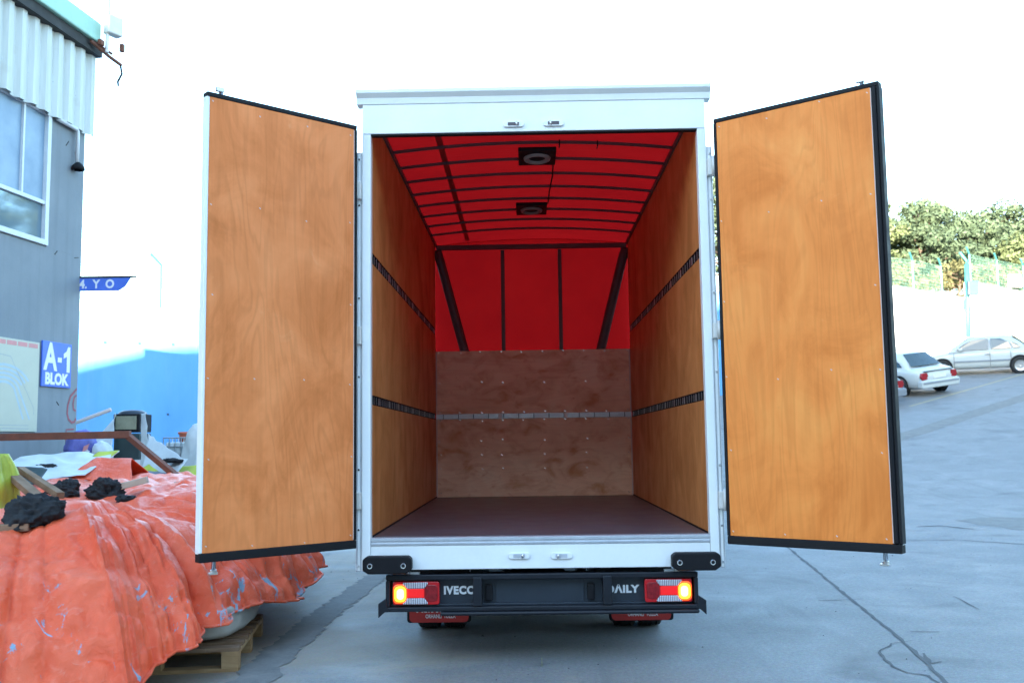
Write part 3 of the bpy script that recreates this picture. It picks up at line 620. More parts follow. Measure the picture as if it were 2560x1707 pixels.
for s_, x0, x1 in ((-1, -.916, -.628), (1, .642, .932)):
    lamp = put('tail_lamp', MB().prism(rounded((x0 + x1) / 2, Z(-.342), (x1 - x0) / 2, .07, .014), BY + .01, BY + .074, axis=1), 'lens_red', truck, bevel=.004)
    cx = (x0 + x1) / 2; q = s_                                                   # q points to the outer, lit end
    X = lambda t_: cx + q * t_ * (x1 - x0) / 2
    put('glowing_rim', MB().prism(rounded(X(.68), Z(-.345), .0435, .058, .03, 6), BY - .001, BY + .0095, axis=1), 'lens_edge', lamp, bevel=.006)
    put('lit_lens', MB().prism(rounded(X(.67), Z(-.345), .036, .047, .028, 6), BY - .006, BY - .0012, axis=1), 'lens_lit', lamp, bevel=.004)
    put('lit_bulb', MB().prism(rounded(X(.66), Z(-.345), .022, .032, .02, 6), BY - .0092, BY - .0062, axis=1), 'lens_core', lamp)
    for sg in (1, -1):
        zz = Z(-.342 + sg * .066); zi = Z(-.342 + sg * .03)
        put('clear_lens', MB().prism([(X(.56), zz), (X(-.5), zz), (X(-.52), zz - sg * .008), (X(-.36), zi), (X(.42), zi), (X(.58), zz - sg * .008)][::sg], BY - .0005, BY + .0096, axis=1), 'lens_clear', lamp, bevel=.003)
    put('centre_lens', MB().prism(rounded(X(.02), Z(-.342), .053, .0265, .003), BY + .003, BY + .0097, axis=1), 'lens_mid', lamp, bevel=.002)
    put('inner_lens', MB().prism(rounded(X(-.66), Z(-.342), .038, .05, .02, 5), BY + .004, BY + .0098, axis=1), 'lens_dark', lamp, bevel=.004)
    mb = MB().tube([(X(.35), BY + .03, Z(-.21)), (X(.35), BY + .03, Z(-.234))], .014, 8).box((X(.05) - .03, BY + .01, Z(-.2335)), (X(.05) + .03, BY + .05, Z(-.214)))
    put('lamp_bracket', mb, 'zinc', lamp)
tm = text_mesh('IVECO', .066, 'badge', .004, .0030, 'LEFT', .96, .0, 1.12)
put_text(tm, 'raised_lettering', bp, (-.606, BY + .0705, Z(-.337)), (1, 0, 0), (0, 0, 1))
tm = text_mesh('D\u039bILY', .062, 'badge', .004, .003, 'LEFT', 1.08, .0, 1.1)
put_text(tm, 'raised_lettering', bp, (.408, BY + .0705, Z(-.341)), (1, 0, 0), (0, 0, 1))
# -- chassis, axle, wheels, mud flaps
ch = put('chassis', MB().box((-.44, .15, Z(-.34)), (-.36, 5.4, Z(-.16))).box((.36, .15, Z(-.34)), (.44, 5.4, Z(-.16))), 'black', truck)
mb = MB()
for i in range(9): mb.box((-1.03, .12 + i * .52, Z(-.16)), (1.03, .18 + i * .52, Z(-.051)))
put('cross_members', mb, 'black', ch)
mb = MB().lathe([(-.9, .05), (-.2, .05), (-.14, .13), (0, .165), (.14, .13), (.2, .05), (.9, .05)], axis=0, c=(0, 1.32, .345), n=18)
put('rear_axle', mb, 'black', truck, smooth=True)
TR, TW = .345, .175
def tyre_mesh():
    mb = MB(); n = 56
    prof = [(-.5, .62), (-.5, .80), (-.46, .93), (-.40, .985), (-.36, 1.0), (-.24, 1.0), (-.225, .972), (-.185, .972), (-.17, 1.0), (-.02, 1.0), (-.012, .972), (.012, .972), (.02, 1.0), (.17, 1.0), (.185, .972), (.225, .972), (.24, 1.0), (.36, 1.0), (.40, .985), (.46, .93), (.5, .80), (.5, .62)]
    for (a, r_) in prof:
        for k in range(n):
            an = 2 * math.pi * k / n; rr = r_ * TR - (.008 if (k % 2 == 0 and .3 < abs(a) < .45) else 0)
            mb.v.append((a * TW, rr * math.cos(an), rr * math.sin(an)))
    for i in range(len(prof) - 1):
        for k in range(n): mb.f.append((i * n + k, i * n + (k + 1) % n, (i + 1) * n + (k + 1) % n, (i + 1) * n + k))
    return mb.mesh('tyre', M['tyre'])
ty = tyre_mesh(); rim = MB().lathe([(-.06, .005), (-.06, .09), (-.02, .11), (-.02, .18), (-.075, .205), (-.075, .218), (.075, .218), (.075, .2), (.0, .18), (.0, .05)], axis=0, n=26).mesh('wheel', M['zinc'], True)
for (x, y) in ((-.62, 1.32), (-.81, 1.32), (.62, 1.32), (.81, 1.32), (-.86, 5.15), (.86, 5.15)):
    wo = inst(rim, 'wheel', truck, Matrix.Translation((x, y, TR))); to = inst(ty, 'tyre', wo)
for s_, cx in ((-1, -.70), (1, .70)):
    fl_ = put('mud_flap', MB().prism(rounded(cx, Z(-.495), .205, .16, .03), .80, .808, axis=1), 'flap', truck)
    put('flap_border', MB().prism(rounded(cx, Z(-.49), .222, .168, .02), .8082, .816, axis=1), 'rubber', fl_)
    put_text(text_mesh('0 0216 394 62 42', .048, 'print_white', .0006, .0008, 'CENTER', .95), 'printed_lettering', fl_, (cx, .7985, Z(-.572)), (1, 0, 0), (0, 0, 1))
    put_text(text_mesh('ORHANLI  TUZLA', .036, 'print_white', .0006, .0006, 'CENTER', .72), 'printed_lettering', fl_, (cx + .01, .7985, Z(-.615)), (1, 0, 0), (0, 0, 1))
for s_ in (-1, 1):  # underbody parts below are unseen, put in to block light underneath
    mb = MB()
    for k in range(15):
        a = R(8 + 164 * k / 14); 
        for x in (.49, .93): mb.v.append((s_ * x, 1.32 - .43 * math.cos(a), .345 + .40 * math.sin(a)))
    for k in range(14): mb.f.append((2 * k, 2 * k + 1, 2 * k + 3, 2 * k + 2))
    put('mudguard', mb, 'rubber', truck, solid=.012)
    put('leaf_spring', MB().tube([(s_ * .42, .55, .40), (s_ * .42, .95, .30), (s_ * .42, 1.32, .26), (s_ * .42, 1.7, .30), (s_ * .42, 2.1, .40)], .03, 8), 'black', truck)
    put('side_guard', MB().box((s_ * .98 - .02, 2.0, .34), (s_ * .98 + .02, 4.3, .44)).box((s_ * .98 - .02, 2.0, .52), (s_ * .98 + .02, 4.3, .62)).box((s_ * .98 - .018, 2.3, .3405), (s_ * .98 + .018, 2.36, .72)).box((s_ * .98 - .018, 3.9, .3405), (s_ * .98 + .018, 3.96, .72)), 'black', truck)
put('fuel_tank', MB().box((-.93, 2.5, .32), (-.48, 3.7, .70)), 'black', truck, bevel=.05)
put('battery_box', MB().box((.5, 2.6, .34), (.9, 3.4, .70)), 'black', truck, bevel=.03)
sp_ = inst(rim, 'spare_wheel', truck, Matrix.Translation((0, 2.1, .47)) @ Matrix.Rotation(R(90), 4, 'Y')); inst(ty, 'tyre', sp_)
put('exhaust', MB().tube([(.25, 3.6, .42), (.25, 1.9, .44), (.28, 1.0, .5), (.3, .45, .40), (.3, .3, .38)], .035, 10), 'zinc', truck, smooth=True)
put('brake_hose', MB().tube([(-.3, .9, .48), (-.2, 1.1, .42), (-.1, 1.25, .5)], .012, 6), 'rubber', truck)
put('prop_shaft', MB().tube([(0, 1.45, .38), (0, 4.6, .48)], .04, 10), 'black', truck)
# -- cab (in front of the load box)
prof = [(4.62, .45), (6.55, .42), (6.72, .5), (6.75, .85), (6.62, 1.12), (6.1, 1.3), (5.55, 2.1), (5.25, 2.2), (4.62, 2.2)]
cab = put('cab', MB().prism(prof, -.99, .99, axis=0), 'white', truck, bevel=.06, seg=3)
put('windscreen', MB().add([(-.85, 6.08, 1.36), (.85, 6.08, 1.36), (.78, 5.6, 2.06), (-.78, 5.6, 2.06)], [(0, 1, 2, 3)]), 'carglass', cab, solid=.02)
for s_ in (-1, 1):
    put('side_window', MB().prism([(5.0, 1.32), (5.95, 1.32), (5.5, 2.02), (5.0, 2.02)], *sorted((s_ * .985, s_ * .996)), axis=0), 'carglass', cab)
    mr_ = put('mirror', MB().box((s_ * 1.2 - .09, 5.85, 1.3), (s_ * 1.2 + .09, 5.95, 1.68)), 'rubber', cab, bevel=.02)
    put('mirror_arm', MB().tube([(s_ * .98, 5.92, 1.4), (s_ * 1.14, 5.92, 1.4)], .02, 8), 'rubber', mr_)
    put('headlamp', MB().prism(rounded(s_ * .72, .88, .17, .09, .03), 6.70, 6.765, axis=1), 'lens_clear', cab)
put('grille', MB().box((-.5, 6.70, .62), (.5, 6.77, .98)), 'rubber', cab, bevel=.01)

# -- rear doors
def door(hx, ang, Wd, sgn, ply, hinge_seal, label):
    z0, z1 = Z(-.05), Z(2.60); T = .042
    d = put('door', MB().box((min(0, sgn * Wd), .0, z0 + .002), (max(0, sgn * Wd), T, z1 - .002)), 'white', truck, bevel=.003, label=label)
    d.location = Vector((hx, -.05, 0)); d.rotation_euler = (0, 0, ang)
    def bx(n_, x0, x1, y0, y1, za, zb, mat, bv=.0):
        a, b_ = sorted((sgn * x0, sgn * x1)); return put(n_, MB().box((a, y0, za), (b_, y1, zb)), mat, d, bevel=bv)
    e = .012 if sgn < 0 else .044
    bx('plywood_panel', .02, Wd - e - .004, -.0125, -.0002, z0 + .045, z1 - .025, ply, .0015)
    bx('seal', .0, Wd + .001, -.02, T + .003, z0 - .006, z0 + .0445, 'rubber', .006)
    bx('seal', .0, Wd + .001, -.016, T + .003, z1 - .0245, z1 + .004, 'rubber', .005)
    bx('seal', -.001, .0195, -.018, T * .6, z0 + .045, z1 - .025, 'rubber', .005)
    if sgn > 0:
        bx('seal', Wd - .042, Wd - .012, -.03, -.0003, z0 + .045, z1 - .025, 'rubber', .012)
        bx('seal', Wd - .0118, Wd + .006, -.024, T + .001, z0 + .045, z1 - .025, 'rubber', .006)
        bx('trim_strip', Wd - .0475, Wd - .0422, -.016, -.0003, z0 + .05, z1 - .03, 'strip')
    else:
        bx('edge_profile', Wd - .0155, Wd + .002, -.014, T + .001, z0 + .045, z1 - .025, 'white', .004)
        bx('trim_strip', .0198, .0235, -.0145, -.0127, z0 + .05, z1 - .03, 'strip')
    # locking rod on the outer face, its cams past both ends
    rx = sgn * (Wd - .12); lr = put('lock_rod', MB().tube([(rx, T + .026, z0 - .06), (rx, T + .026, z1 + .06)], .013, 10), 'chrome', d, smooth=True)
    mb = MB().tube([(rx, T + .026, z0 - .075), (rx, T + .026, z0 - .058)], .02, 8).box((rx - .03, T + .01, z0 - .085), (rx + .02, T + .035, z0 - .072))
    put('cam', mb, 'zinc', lr, bevel=.002)
    put('cam', MB().box((rx - .032, T + .012, z1 + .045), (rx + .016, T + .034, z1 + .07)), 'zinc', lr, bevel=.002)
    hd = put('handle', MB().box((rx - sgn * .35, T + .02, Z(.6)), (rx, T + .04, Z(.63))), 'zinc', d, bevel=.004)
    rnd = random.Random(11 if sgn > 0 else 12); mb = MB()
    for z in (z0 + .07, Z(.5), Z(.95), Z(1.45), Z(1.95), z1 - .06):
        for x in (.04, .36, .68, Wd - e - .03):
            if x in (.36, .68) and z in (Z(.5), Z(1.45)): continue
            xx, zz = sgn * x + rnd.uniform(-.012, .012), z + rnd.uniform(-.02, .02)
            mb.obox((xx, -.0131, zz), (.8, 0, -.6), (0, 1, 0), (.6, 0, .8), .0055, .0006, .0028)
    put('screw_heads', mb, 'strip', d, kind='stuff')
    return d
door(-1.137, math.atan2(.685, .753), 1.005, -1, 'ply_left', True, 'left rear door, plywood side shown, pale edge')
door(1.152, -math.atan2(.65, .838), 1.04, 1, 'ply_right', True, 'right rear door, brighter plywood, wide black seal')

# ================================================================== LEFT BUILDING
th = R(7.5); FD = Vector((math.sin(th), math.cos(th), 0)); FN = Vector((math.cos(th), -math.sin(th), 0)); F0 = Vector((-6.34, 7.52, 0))
def FP(s_, z, o=0.0): return F0 + FD * s_ + FN * o + Vector((0, 0, z))
def fbox(s0, s1, z0, z1, o0, o1):
    return MB().obox(FP((s0 + s1) / 2, (z0 + z1) / 2, (o0 + o1) / 2), FD, FN, (0, 0, 1), abs(s1 - s0) / 2, abs(o1 - o0) / 2, abs(z1 - z0) / 2)
bld = thing('workshop_building', 'grey rendered workshop with cream corrugated upper cladding at the left edge', 'building', (-6.34, 7.52, 0))
put('wall', fbox(-9, 0, -.2, 4.02, -9, 0), 'render', bld)                      # below the windows
put('wall', fbox(-.82, 0, 4.0205, 6.8, -9, 0), 'render', bld)                   # pier at the corner
put('wall', fbox(-9, -.8205, 5.86, 6.8, -9, -.001), 'render', bld)
put('wall', fbox(-9, -.8205, 4.0205, 5.8595, -9, -.28), 'render', bld)
# cladding sheet with trapezoid ribs
mb = MB(); P = []; s_ = -9.0
while s_ < .1:
    for ds, o in ((0, .03), (.05, .085), (.14, .085), (.19, .03), (.262, .03)): P.append((s_ + ds, o))
    s_ += .2625
P = [p for p in P if p[0] < .16]
for (s_, o) in P:
    for z in (5.80, 6.3, 6.97): q = FP(s_, z + (.012 * math.sin(s_ * 9) if z < 6 else 0), o); mb.v.append(tuple(q))
for i in range(len(P) - 1):
    for k in range(2): mb.f.append((i * 3 + k, i * 3 + 3 + k, i * 3 + 4 + k, i * 3 + 1 + k))
cl = put('corrugated_cladding', mb, 'cladding', bld, solid=.012)
mb = MB(); rnd = random.Random(4)
for i in range(34):
    s_ = -8.9 + .2625 * i + .095
    if i % 2: continue
    q = FP(s_, 6.2 + rnd.uniform(-.05, .05), .09); mb.tube([q, q + FN * .010], .009, 6)
put('bolts', mb, 'zinc', cl, kind='stuff')
# window band
for k in range(5):
    s1 = -.84 - 1.72 * k; s0 = s1 - 1.68
    if k == 0: s1 = -.822
    wn = put('window', fbox(s0, s1, 4.03, 4.10, -.06, .035), 'winframe', bld, bevel=.004)
    put('frame', fbox(s0, s1, 5.80, 5.855, -.06, .02), 'winframe', wn)
    put('frame', fbox(s1 - .075, s1, 4.1005, 5.7995, -.06, .03), 'winframe', wn)
    put('frame', fbox(s0, s0 + .05, 4.1005, 5.7995, -.06, .02), 'winframe', wn)
    put('transom', fbox(s0 + .0505, s1 - .0755, 4.575, 4.625, -.05, .015), 'winframe', wn)
    ms = s1 - .55
    put('mullion', fbox(ms - .017, ms + .017, 4.6255, 5.7995, -.05, .01), 'winframe', wn)
    put('pane', fbox(s0 + .0505, s1 - .0755, 4.1005, 4.5745, -.035, -.025), 'glass', wn)
    put('pane', fbox(ms + .0175, s1 - .0755, 4.6255, 5.7995, -.035, -.025), 'frost', wn)
    put('pane', fbox(s0 + .0505, ms - .0175, 4.6255, 5.7995, -.036, -.026), 'frost', wn)
put('eave_beam', fbox(-9, .12, 6.975, 7.12, -.3, .16), 'dark', bld)
put('fascia', fbox(-9, -.02, 7.125, 7.42, -.4, .22), 'greenfascia', bld, bevel=.02)
put('roof', fbox(-9, -.005, 6.803, 6.86, -9, -.31), 'roof_far', bld)
put('parapet', fbox(-9, -.02, 6.803, 6.974, -.3, .0), 'dark', bld)
put('drain_pipe', MB().tube([FP(-.74, 5.795, .05), FP(-.30, 5.785, .06), FP(-.27, 5.76, .06), FP(-.27, 5.32, .06)], .028, 8), 'winframe', bld, smooth=True)
wl = put('wall_lamp', MB().lathe([(0, .02), (-.02, .05), (-.06, .085), (-.11, .09), (-.115, .07)], axis=2, c=tuple(FP(-.27, 5.32, .08)), n=16), 'rubber', bld, smooth=True)
mb = MB(); rnd = random.Random(6)
for (s_, z, l, a) in ((-.42, 5.55, .10, .9), (-.2, 5.45, .10, -.5), (-.12, 4.0, .10, .2), (-.45, 1.95, .07, -.7), (-.6, 3.98, .08, .8)):
    c = FP(s_, z, .003); dd = FD * math.cos(a) + Vector((0, 0, 1)) * math.sin(a); mb.obox(c, dd, FN, dd.cross(FN), l / 2, .003, .004)
put('wall_cracks', mb, 'dark', bld, kind='stuff')
def stroke(pts, w_, o=.004):
    mb = MB(); Q = [FP(a, z, o) for a, z in pts]
    for i, p in enumerate(Q):
        d = (Q[min(i + 1, len(Q) - 1)] - Q[max(i - 1, 0)]).normalized(); nn = d.cross(FN)
        mb.v += [tuple(p - nn * w_ / 2), tuple(p + nn * w_ / 2)]
    for i in range(len(Q) - 1): mb.f.append((2 * i, 2 * i + 1, 2 * i + 3, 2 * i + 2))
    return mb
put('graffiti', stroke([(-.02, 2.17), (-.08, 2.12), (-.16, 2.06), (-.22, 1.93), (-.23, 1.82), (-.19, 1.74), (-.12, 1.70), (-.05, 1.71), (-.02, 1.76)], .032), 'graffiti', bld)
put('graffiti', stroke([(-.02, 2.08), (-.07, 2.05), (-.10, 1.96), (-.08, 1.88), (-.03, 1.86)], .028), 'graffiti', bld)
put('graffiti', stroke([(-.24, 1.42), (-.24, 1.60), (-.06, 1.61)], .022), 'graffiti', bld)
put('graffiti', stroke([(-.16, 1.44), (-.12, 1.5), (-.07, 1.44)], .018), 'graffiti', bld)
put('graffiti', stroke([(-.36, 1.30), (-.33, 1.24), (-.27, 1.2), (-.2, 1.22)], .014), 'graffiti', bld)
# signs hung on it
sg = thing('block_sign', 'blue square sign reading A-1 BLOK on the grey building corner', 'sign', tuple(FP(-.53, 2.17)))
put('plate', fbox(-.86, -.21, 2.165, 2.765, .006, .03), 'signblue', sg, bevel=.003)
put_text(text_mesh('A', .50, 'print_white', .001, .016, 'CENTER', .80), 'printed_lettering', sg, FP(-.685, 2.545, .0312), FD, (0, 0, 1))
put('printed_lettering', fbox(-.525, -.435, 2.50, 2.565, .0303, .0322), 'print_white', sg)
mbn = MB(); one = [(-.318, 2.375), (-.245, 2.375), (-.245, 2.725), (-.295, 2.725), (-.33, 2.66), (-.392, 2.625), (-.392, 2.56), (-.318, 2.59)]
mbn.add([FP(a, z, .0303) for a, z in one] + [FP(a, z, .0322) for a, z in one], [tuple(range(8))[::-1], tuple(range(8, 16))] + [(k, (k + 1) % 8, 8 + (k + 1) % 8, 8 + k) for k in range(8)])
put('printed_lettering', mbn, 'print_white', sg)
put_text(text_mesh('BLOK', .205, 'print_white', .001, .010, 'CENTER', .98, 0, 1.0), 'printed_lettering', sg, FP(-.54, 2.265, .0312), FD, (0, 0, 1))
ps = thing('site_map_board', 'faded site map board with red heading beside the blue block sign', 'map board', tuple(FP(-1.6, 1.57)))
put('board', fbox(-2.5, -.92, 1.565, 2.725, .006, .025), 'poster', ps, bevel=.003)
rnd = random.Random(3)
for k in range(7):       # blurred red heading, as blocks of unreadable letters
    a = -2.44 + k * .215
    put('heading_print', fbox(a, a + .19, 2.645, 2.70, .0252, .0262), 'map_red', ps)
for k in range(6):
    r0 = .26 + .085 * k; pts = [(-1.62 + r0 * .95 * math.cos(a), 2.02 + r0 * .62 * math.sin(a)) for a in [R(150 - 12 * i) for i in range(11)]] + [(-1.62 + r0 * .95 + .16 + .05 * k, 1.72 - .0 * k)]
    put('map_road', stroke([p for p in pts if -2.48 < p[0] < -.96], .03, .0256 + .0001 * k), 'map_blue', ps)
put('map_outline', stroke([(-1.5, 2.50), (-1.33, 2.28), (-1.15, 2.06), (-1.0, 1.86), (-1.0, 1.78)], .009, .0263), 'map_grey', ps)
put('map_outline', stroke([(-2.3, 2.36), (-1.75, 2.52), (-1.5, 2.50)], .009, .0263), 'map_grey', ps)
for k in range(5): put('map_block', fbox(-2.4 + .14 * k, -2.34 + .14 * k, 1.70, 1.88, .0253, .026), 'map_blue', ps)
for (a, z) in ((-1.43, 2.53), (-1.52, 2.06), (-1.26, 1.80)):
    put('map_marker', MB().lathe([(0, .0001), (.0, .045), (-.001, .045)], axis=0, c=(0, 0, 0), n=12).mesh('map_marker', M['map_yellow']), None, ps)
    o = ps.children[-1]; o.matrix_basis = Matrix.Translation(FP(a, z, .0268)) @ Matrix.Rotation(-th, 4, 'Z')
for z in (1.64, 1.60): put('map_caption', fbox(-2.3, -1.1, z, z + .008, .0252, .0258), 'map_grey', ps)
ss = thing('street_sign', 'narrow blue sign reading 4. YO on a bracket at the building corner', 'sign', (-6.4, 7.5, 3.54))
put('plate', MB().prism([(-6.40, 3.54), (-5.79, 3.54), (-5.70, 3.60), (-5.62, 3.725), (-6.40, 3.725)], 7.50, 7.515, axis=1), 'signblue', ss)
put('top_bar', MB().box((-6.46, 7.49, 3.726), (-5.55, 7.53, 3.75)), 'dark', ss)
put('bracket', MB().box((-6.47, 7.46, 3.50), (-6.405, 7.55, 3.7255)).box((-6.5, 7.45, 3.6), (-6.404, 7.498, 3.66)), 'rust', ss, bevel=.006)
put_text(text_mesh('4.  Y  O', .165, 'print_white', .0008, .006, 'CENTER', .92), 'printed_lettering', ss, (-6.10, 7.4985, 3.632), (1, 0, 0), (0, 0, 1))
fl = thing('roof_floodlight', 'cluttered floodlight bracket sticking out above the building corner', 'floodlight', tuple(FP(.05, 7.0)))
put('arm', MB().tube([FP(-.25, 7.08, .2), FP(.1, 6.98, .28), FP(.32, 6.93, .34)], .025, 8), 'rust', fl)
put('arm', MB().tube([FP(-.2, 7.14, .15), FP(.2, 7.06, .26)], .02, 8), 'rust', fl)
put('mast', MB().tube([FP(.0, 7.0, .3), FP(.02, 8.2, .3)], .028, 8), 'hinge_alu', fl)
put('housing', MB().obox(FP(.08, 7.42, .34), (FD + FN * .4).normalized(), Vector((0, 0, 1)).cross((FD + FN * .4).normalized()), (0, 0, 1), .12, .07, .14), 'hinge_alu', fl, bevel=.02)
put('junction_box', MB().obox(FP(.3, 7.18, .36), FD, FN, (0, 0, 1), .03, .03, .06), 'rust', fl, bevel=.01)
put('junction_box', MB().obox(FP(-.12, 7.1, .28), FD, FN, (0, 0, 1), .05, .03, .04), 'rust', fl, bevel=.01)
put('loose_cable', MB().tube([FP(.3, 6.93, .34), FP(.33, 6.8, .35), FP(.26, 6.66, .33), FP(.28, 6.6, .33)], .016, 6), 'rubber', fl)

# ================================================================== TARP PILE
bound = [(-2.12, -1.12, .10), (-2.05, -.78, .20), (-2.02, -.42, .26), (-1.95, .0, .31), (-1.88, .45, .33), (-1.82, .75, .28), (-1.76, 1.05, .26), (-1.70, 1.6, .40), (-1.95, 2.2, .45), (-2.1, 3.0, .5), (-2.4, 4.0, .5), (-3.2, 4.5, .5), (-4.6, 4.4, .5), (-5.6, 3.4, .4), (-5.8, 1.4, .3), (-5.6, -.6, .2), (-4.8, -1.6, .1), (-3.4, -1.75, .08), (-2.6, -1.5, .08)]
CT = Vector((-3.6, 1.0))
def bnd(t_):
    n = len(bound); k = (t_ % 1) * n; i = int(k); f_ = k - i
    p = [Vector(bound[(i + j) % n]) for j in (-1, 0, 1, 2)]
    a = p[1] + (p[2] - p[0]) * .5 * .6; return p[1].lerp(p[2], f_) * .7 + .3 * (p[1] * (1 - f_) ** 2 * (1 + 2 * f_) + p[2] * f_ ** 2 * (3 - 2 * f_))
def topz(x, y):
    z = .80 + .075 * (y + 1.0)
    z += .10 * math.exp(-((x + 3.0) ** 2 / .5 + (y - .1) ** 2 / .5)) - .09 * math.exp(-((x + 2.6) ** 2 / .35 + (y - .75) ** 2 / .12))
    z += .06 * math.exp(-((x + 2.6) ** 2 / .25 + (y - 1.7) ** 2 / .5)) - .05 * math.exp(-((x + 3.7) ** 2 / .2 + (y - 1.2) ** 2 / .3))
    return min(z, 1.12)
_r = random.Random(17)
CREASE = [(i * .24 + _r.uniform(-.12, .12), _r.choice((-1, 1)) * _r.uniform(.3, 1.5) ** 1.5, _r.uniform(.025, .085)) for i in range(79)]
def tarp(u_, v_):
    B = bnd(u_); b_ = v_ ** .8
    q = CT.lerp(Vector(B[:2]), b_)
    k = max(0, (b_ - .42) / .58)
    pr = 1 - k ** 3.0
    z = B[2] + (topz(q.x, q.y) - B[2]) * pr
    # radial folds growing towards the hem, cross wrinkles everywhere
    an = u_ * len(bound)
    fold = math.sin(an * 5.1 + 2 * noise.noise(Vector((an * .8, 1.3, 0)))) * .5 + math.sin(an * 11.3 + 1.5) * .25
    for (a_, A_, w_) in CREASE: fold += A_ * math.exp(-abs(((an - a_ + 9.5) % 19) - 9.5) / w_)
    out = (Vector(B[:2]) - CT).normalized()
    amp = .085 * k ** 1.1 * (1 - .35 * k)
    q = q + out * fold * amp
    z += fold * .03 * k * (1 - k) * 4 * .6
    nv = Vector((q.x, q.y, z))
    rdg = 1 - abs(noise.noise(nv * 2.3 + Vector((4, 0, 0)))) * 2
    rdg2 = 1 - abs(noise.noise(Vector((nv.x * 5 + nv.y * 2, nv.y * 3.2 - nv.x, nv.z * 4)))) * 2
    dv, _p = noise.voronoi(Vector((nv.x * 2.3 + .4 * rdg, nv.y * 1.5 + .3 * rdg2, nv.z * 2.3)))
    dw, _p = noise.voronoi(Vector((nv.x * 5.6, nv.y * 4.2 + .3 * rdg, nv.z * 5.6)))
    cz = min(dv[1] - dv[0], .5) ; cz2 = min(dw[1] - dw[0], .5)
    z += .028 * rdg * (1 - .3 * k) + .006 * rdg2 - .045 + .10 * cz + .03 * cz2
    q = q + out * (.05 * cz + .02 * cz2) * k
    q = q + out * (.03 * rdg * k + .015 * rdg2 * k)
    if v_ > .985: z = B[2]
    return (q.x, q.y, max(z, .03))
tmb = MB().grid(tarp, 800, 150)
trp = tag(put('tarpaulin', tmb, 'orange', smooth=True, solid=.004), 'creased orange tarpaulin with flaked blue patches thrown over the pallet pile', 'tarpaulin')
bvh = BVHTree.FromPolygons(tmb.v, tmb.f)
hem = [Vector(tmb.v[150 * 801 + i]) for i in range(0, 801, 2)]
put('hem', MB().tube(hem, .009, 6, False), 'orange', trp, smooth=True)
def drop(x, y):
    h_ = bvh.ray_cast(Vector((x, y, 5)), Vector((0, 0, -1)))
    return h_[0].z if h_[0] is not None else hgt(x, y)
# bulk bags under it
def bag(x, y, hx, hy, hz, zc, label, seed):
    def fn(u_, v_):
        a = 2 * math.pi * u_; p = math.pi * (v_ - .5); e = .42
        pw = lambda c_: math.copysign(abs(c_) ** e, c_)
        X, Y, Z_ = pw(math.cos(p)) * pw(math.cos(a)), pw(math.cos(p)) * pw(math.sin(a)), pw(math.sin(p))
        n_ = .05 * noise.noise(Vector((X * 1.7 + seed, Y * 1.7, Z_ * 1.7))) + .02 * noise.noise(Vector((X * 6 + seed, Y * 6, Z_ * 5)))
        return (x + hx * X * (1 + n_), y + hy * Y * (1 + n_), zc + hz * Z_ * (1 + n_ * .6))
    o = tag(put('bulk_bag', MB().grid(fn, 48, 26), 'sack', smooth=True), label, 'bag', 'bulk bags under the orange tarpaulin')
    sx_ = x + hx * 1.0
    put('seam', MB().tube([(x + hx * .35, y - hy * 1.0, zc - hz * .7), (x + hx * .37, y - hy * 1.03, zc - hz * .1), (x + hx * .35, y - hy * .98, zc + hz * .6)], .006, 6), 'dark', o)
    return o
bag(-2.43, .42, .50, .5, .115, .26, 'grey woven bulk bag under the tarp hem on the far pallet', 1)
bag(-2.74, -.45, .50, .42, .08, .226, 'grey woven bulk bag under the tarp hem on the near pallet', 5)
# pallets
def pallet(loc, rz, label):
    t_ = thing('pallet', label, 'pallet', (0, 0, 0), 'pallets under the tarp pile', local=True)
    bm_ = {}
    for nm, hx, hy, hz in (('top_board', .5, .048, .011), ('cross_board', .05, .6, .011), ('block', .05, .05, .038), ('base_board', .5, .048, .011)):
        bm_[nm] = MB().box((-hx, -hy, -hz), (hx, hy, hz)).mesh(nm, M['wood' if nm != 'top_board' else 'oldwood'])
    for i in range(7): inst(bm_['top_board'], 'top_board', t_, Matrix.Translation((0, -.552 + .184 * i, .132)))
    for x in (-.45, 0, .45): inst(bm_['cross_board'], 'cross_board', t_, Matrix.Translation((x, 0, .1095)))
    for x in (-.45, 0, .45):
        for y in (-.55, 0, .55): inst(bm_['block'], 'block', t_, Matrix.Translation((x, y, .0602)))
    for y in (-.55, 0, .55): inst(bm_['base_board'], 'base_board', t_, Matrix.Translation((0, y, .0112)))
    t_.location = loc; t_.rotation_euler = (0, 0, rz); return t_
pallet((-2.41, .42, .001), R(8), 'wooden pallet under the tarp beside the drain strip, farther one')
pallet((-2.66, -.85, .001), R(20), 'wooden pallet under the tarp in the near corner')
# folded corner of the tarp standing up at the back
def flap(u_, v_):
    a = Vector((-4.15, 2.58, 1.10)).lerp(Vector((-3.56, 2.55, 1.00)), u_); c = Vector((-4.05, 2.95, 1.24)).lerp(Vector((-3.74, 3.0, 1.235)), u_); e = Vector((-4.1, 3.4, 1.05)).lerp(Vector((-3.55, 3.3, .95)), u_)
    p = a.lerp(c, v_ * 2) if v_ < .5 else c.lerp(e, v_ * 2 - 1)
    p.z += .02 * noise.noise(p * 6) + .02 * math.sin(v_ * math.pi) ; p.x += .02 * noise.noise(p * 5 + Vector((3, 3, 3))); return p
tag(put('tarpaulin', MB().grid(flap, 30, 30), 'orange', smooth=True, solid=.006), 'folded orange tarp flap standing up at the back of the pile', 'tarpaulin')
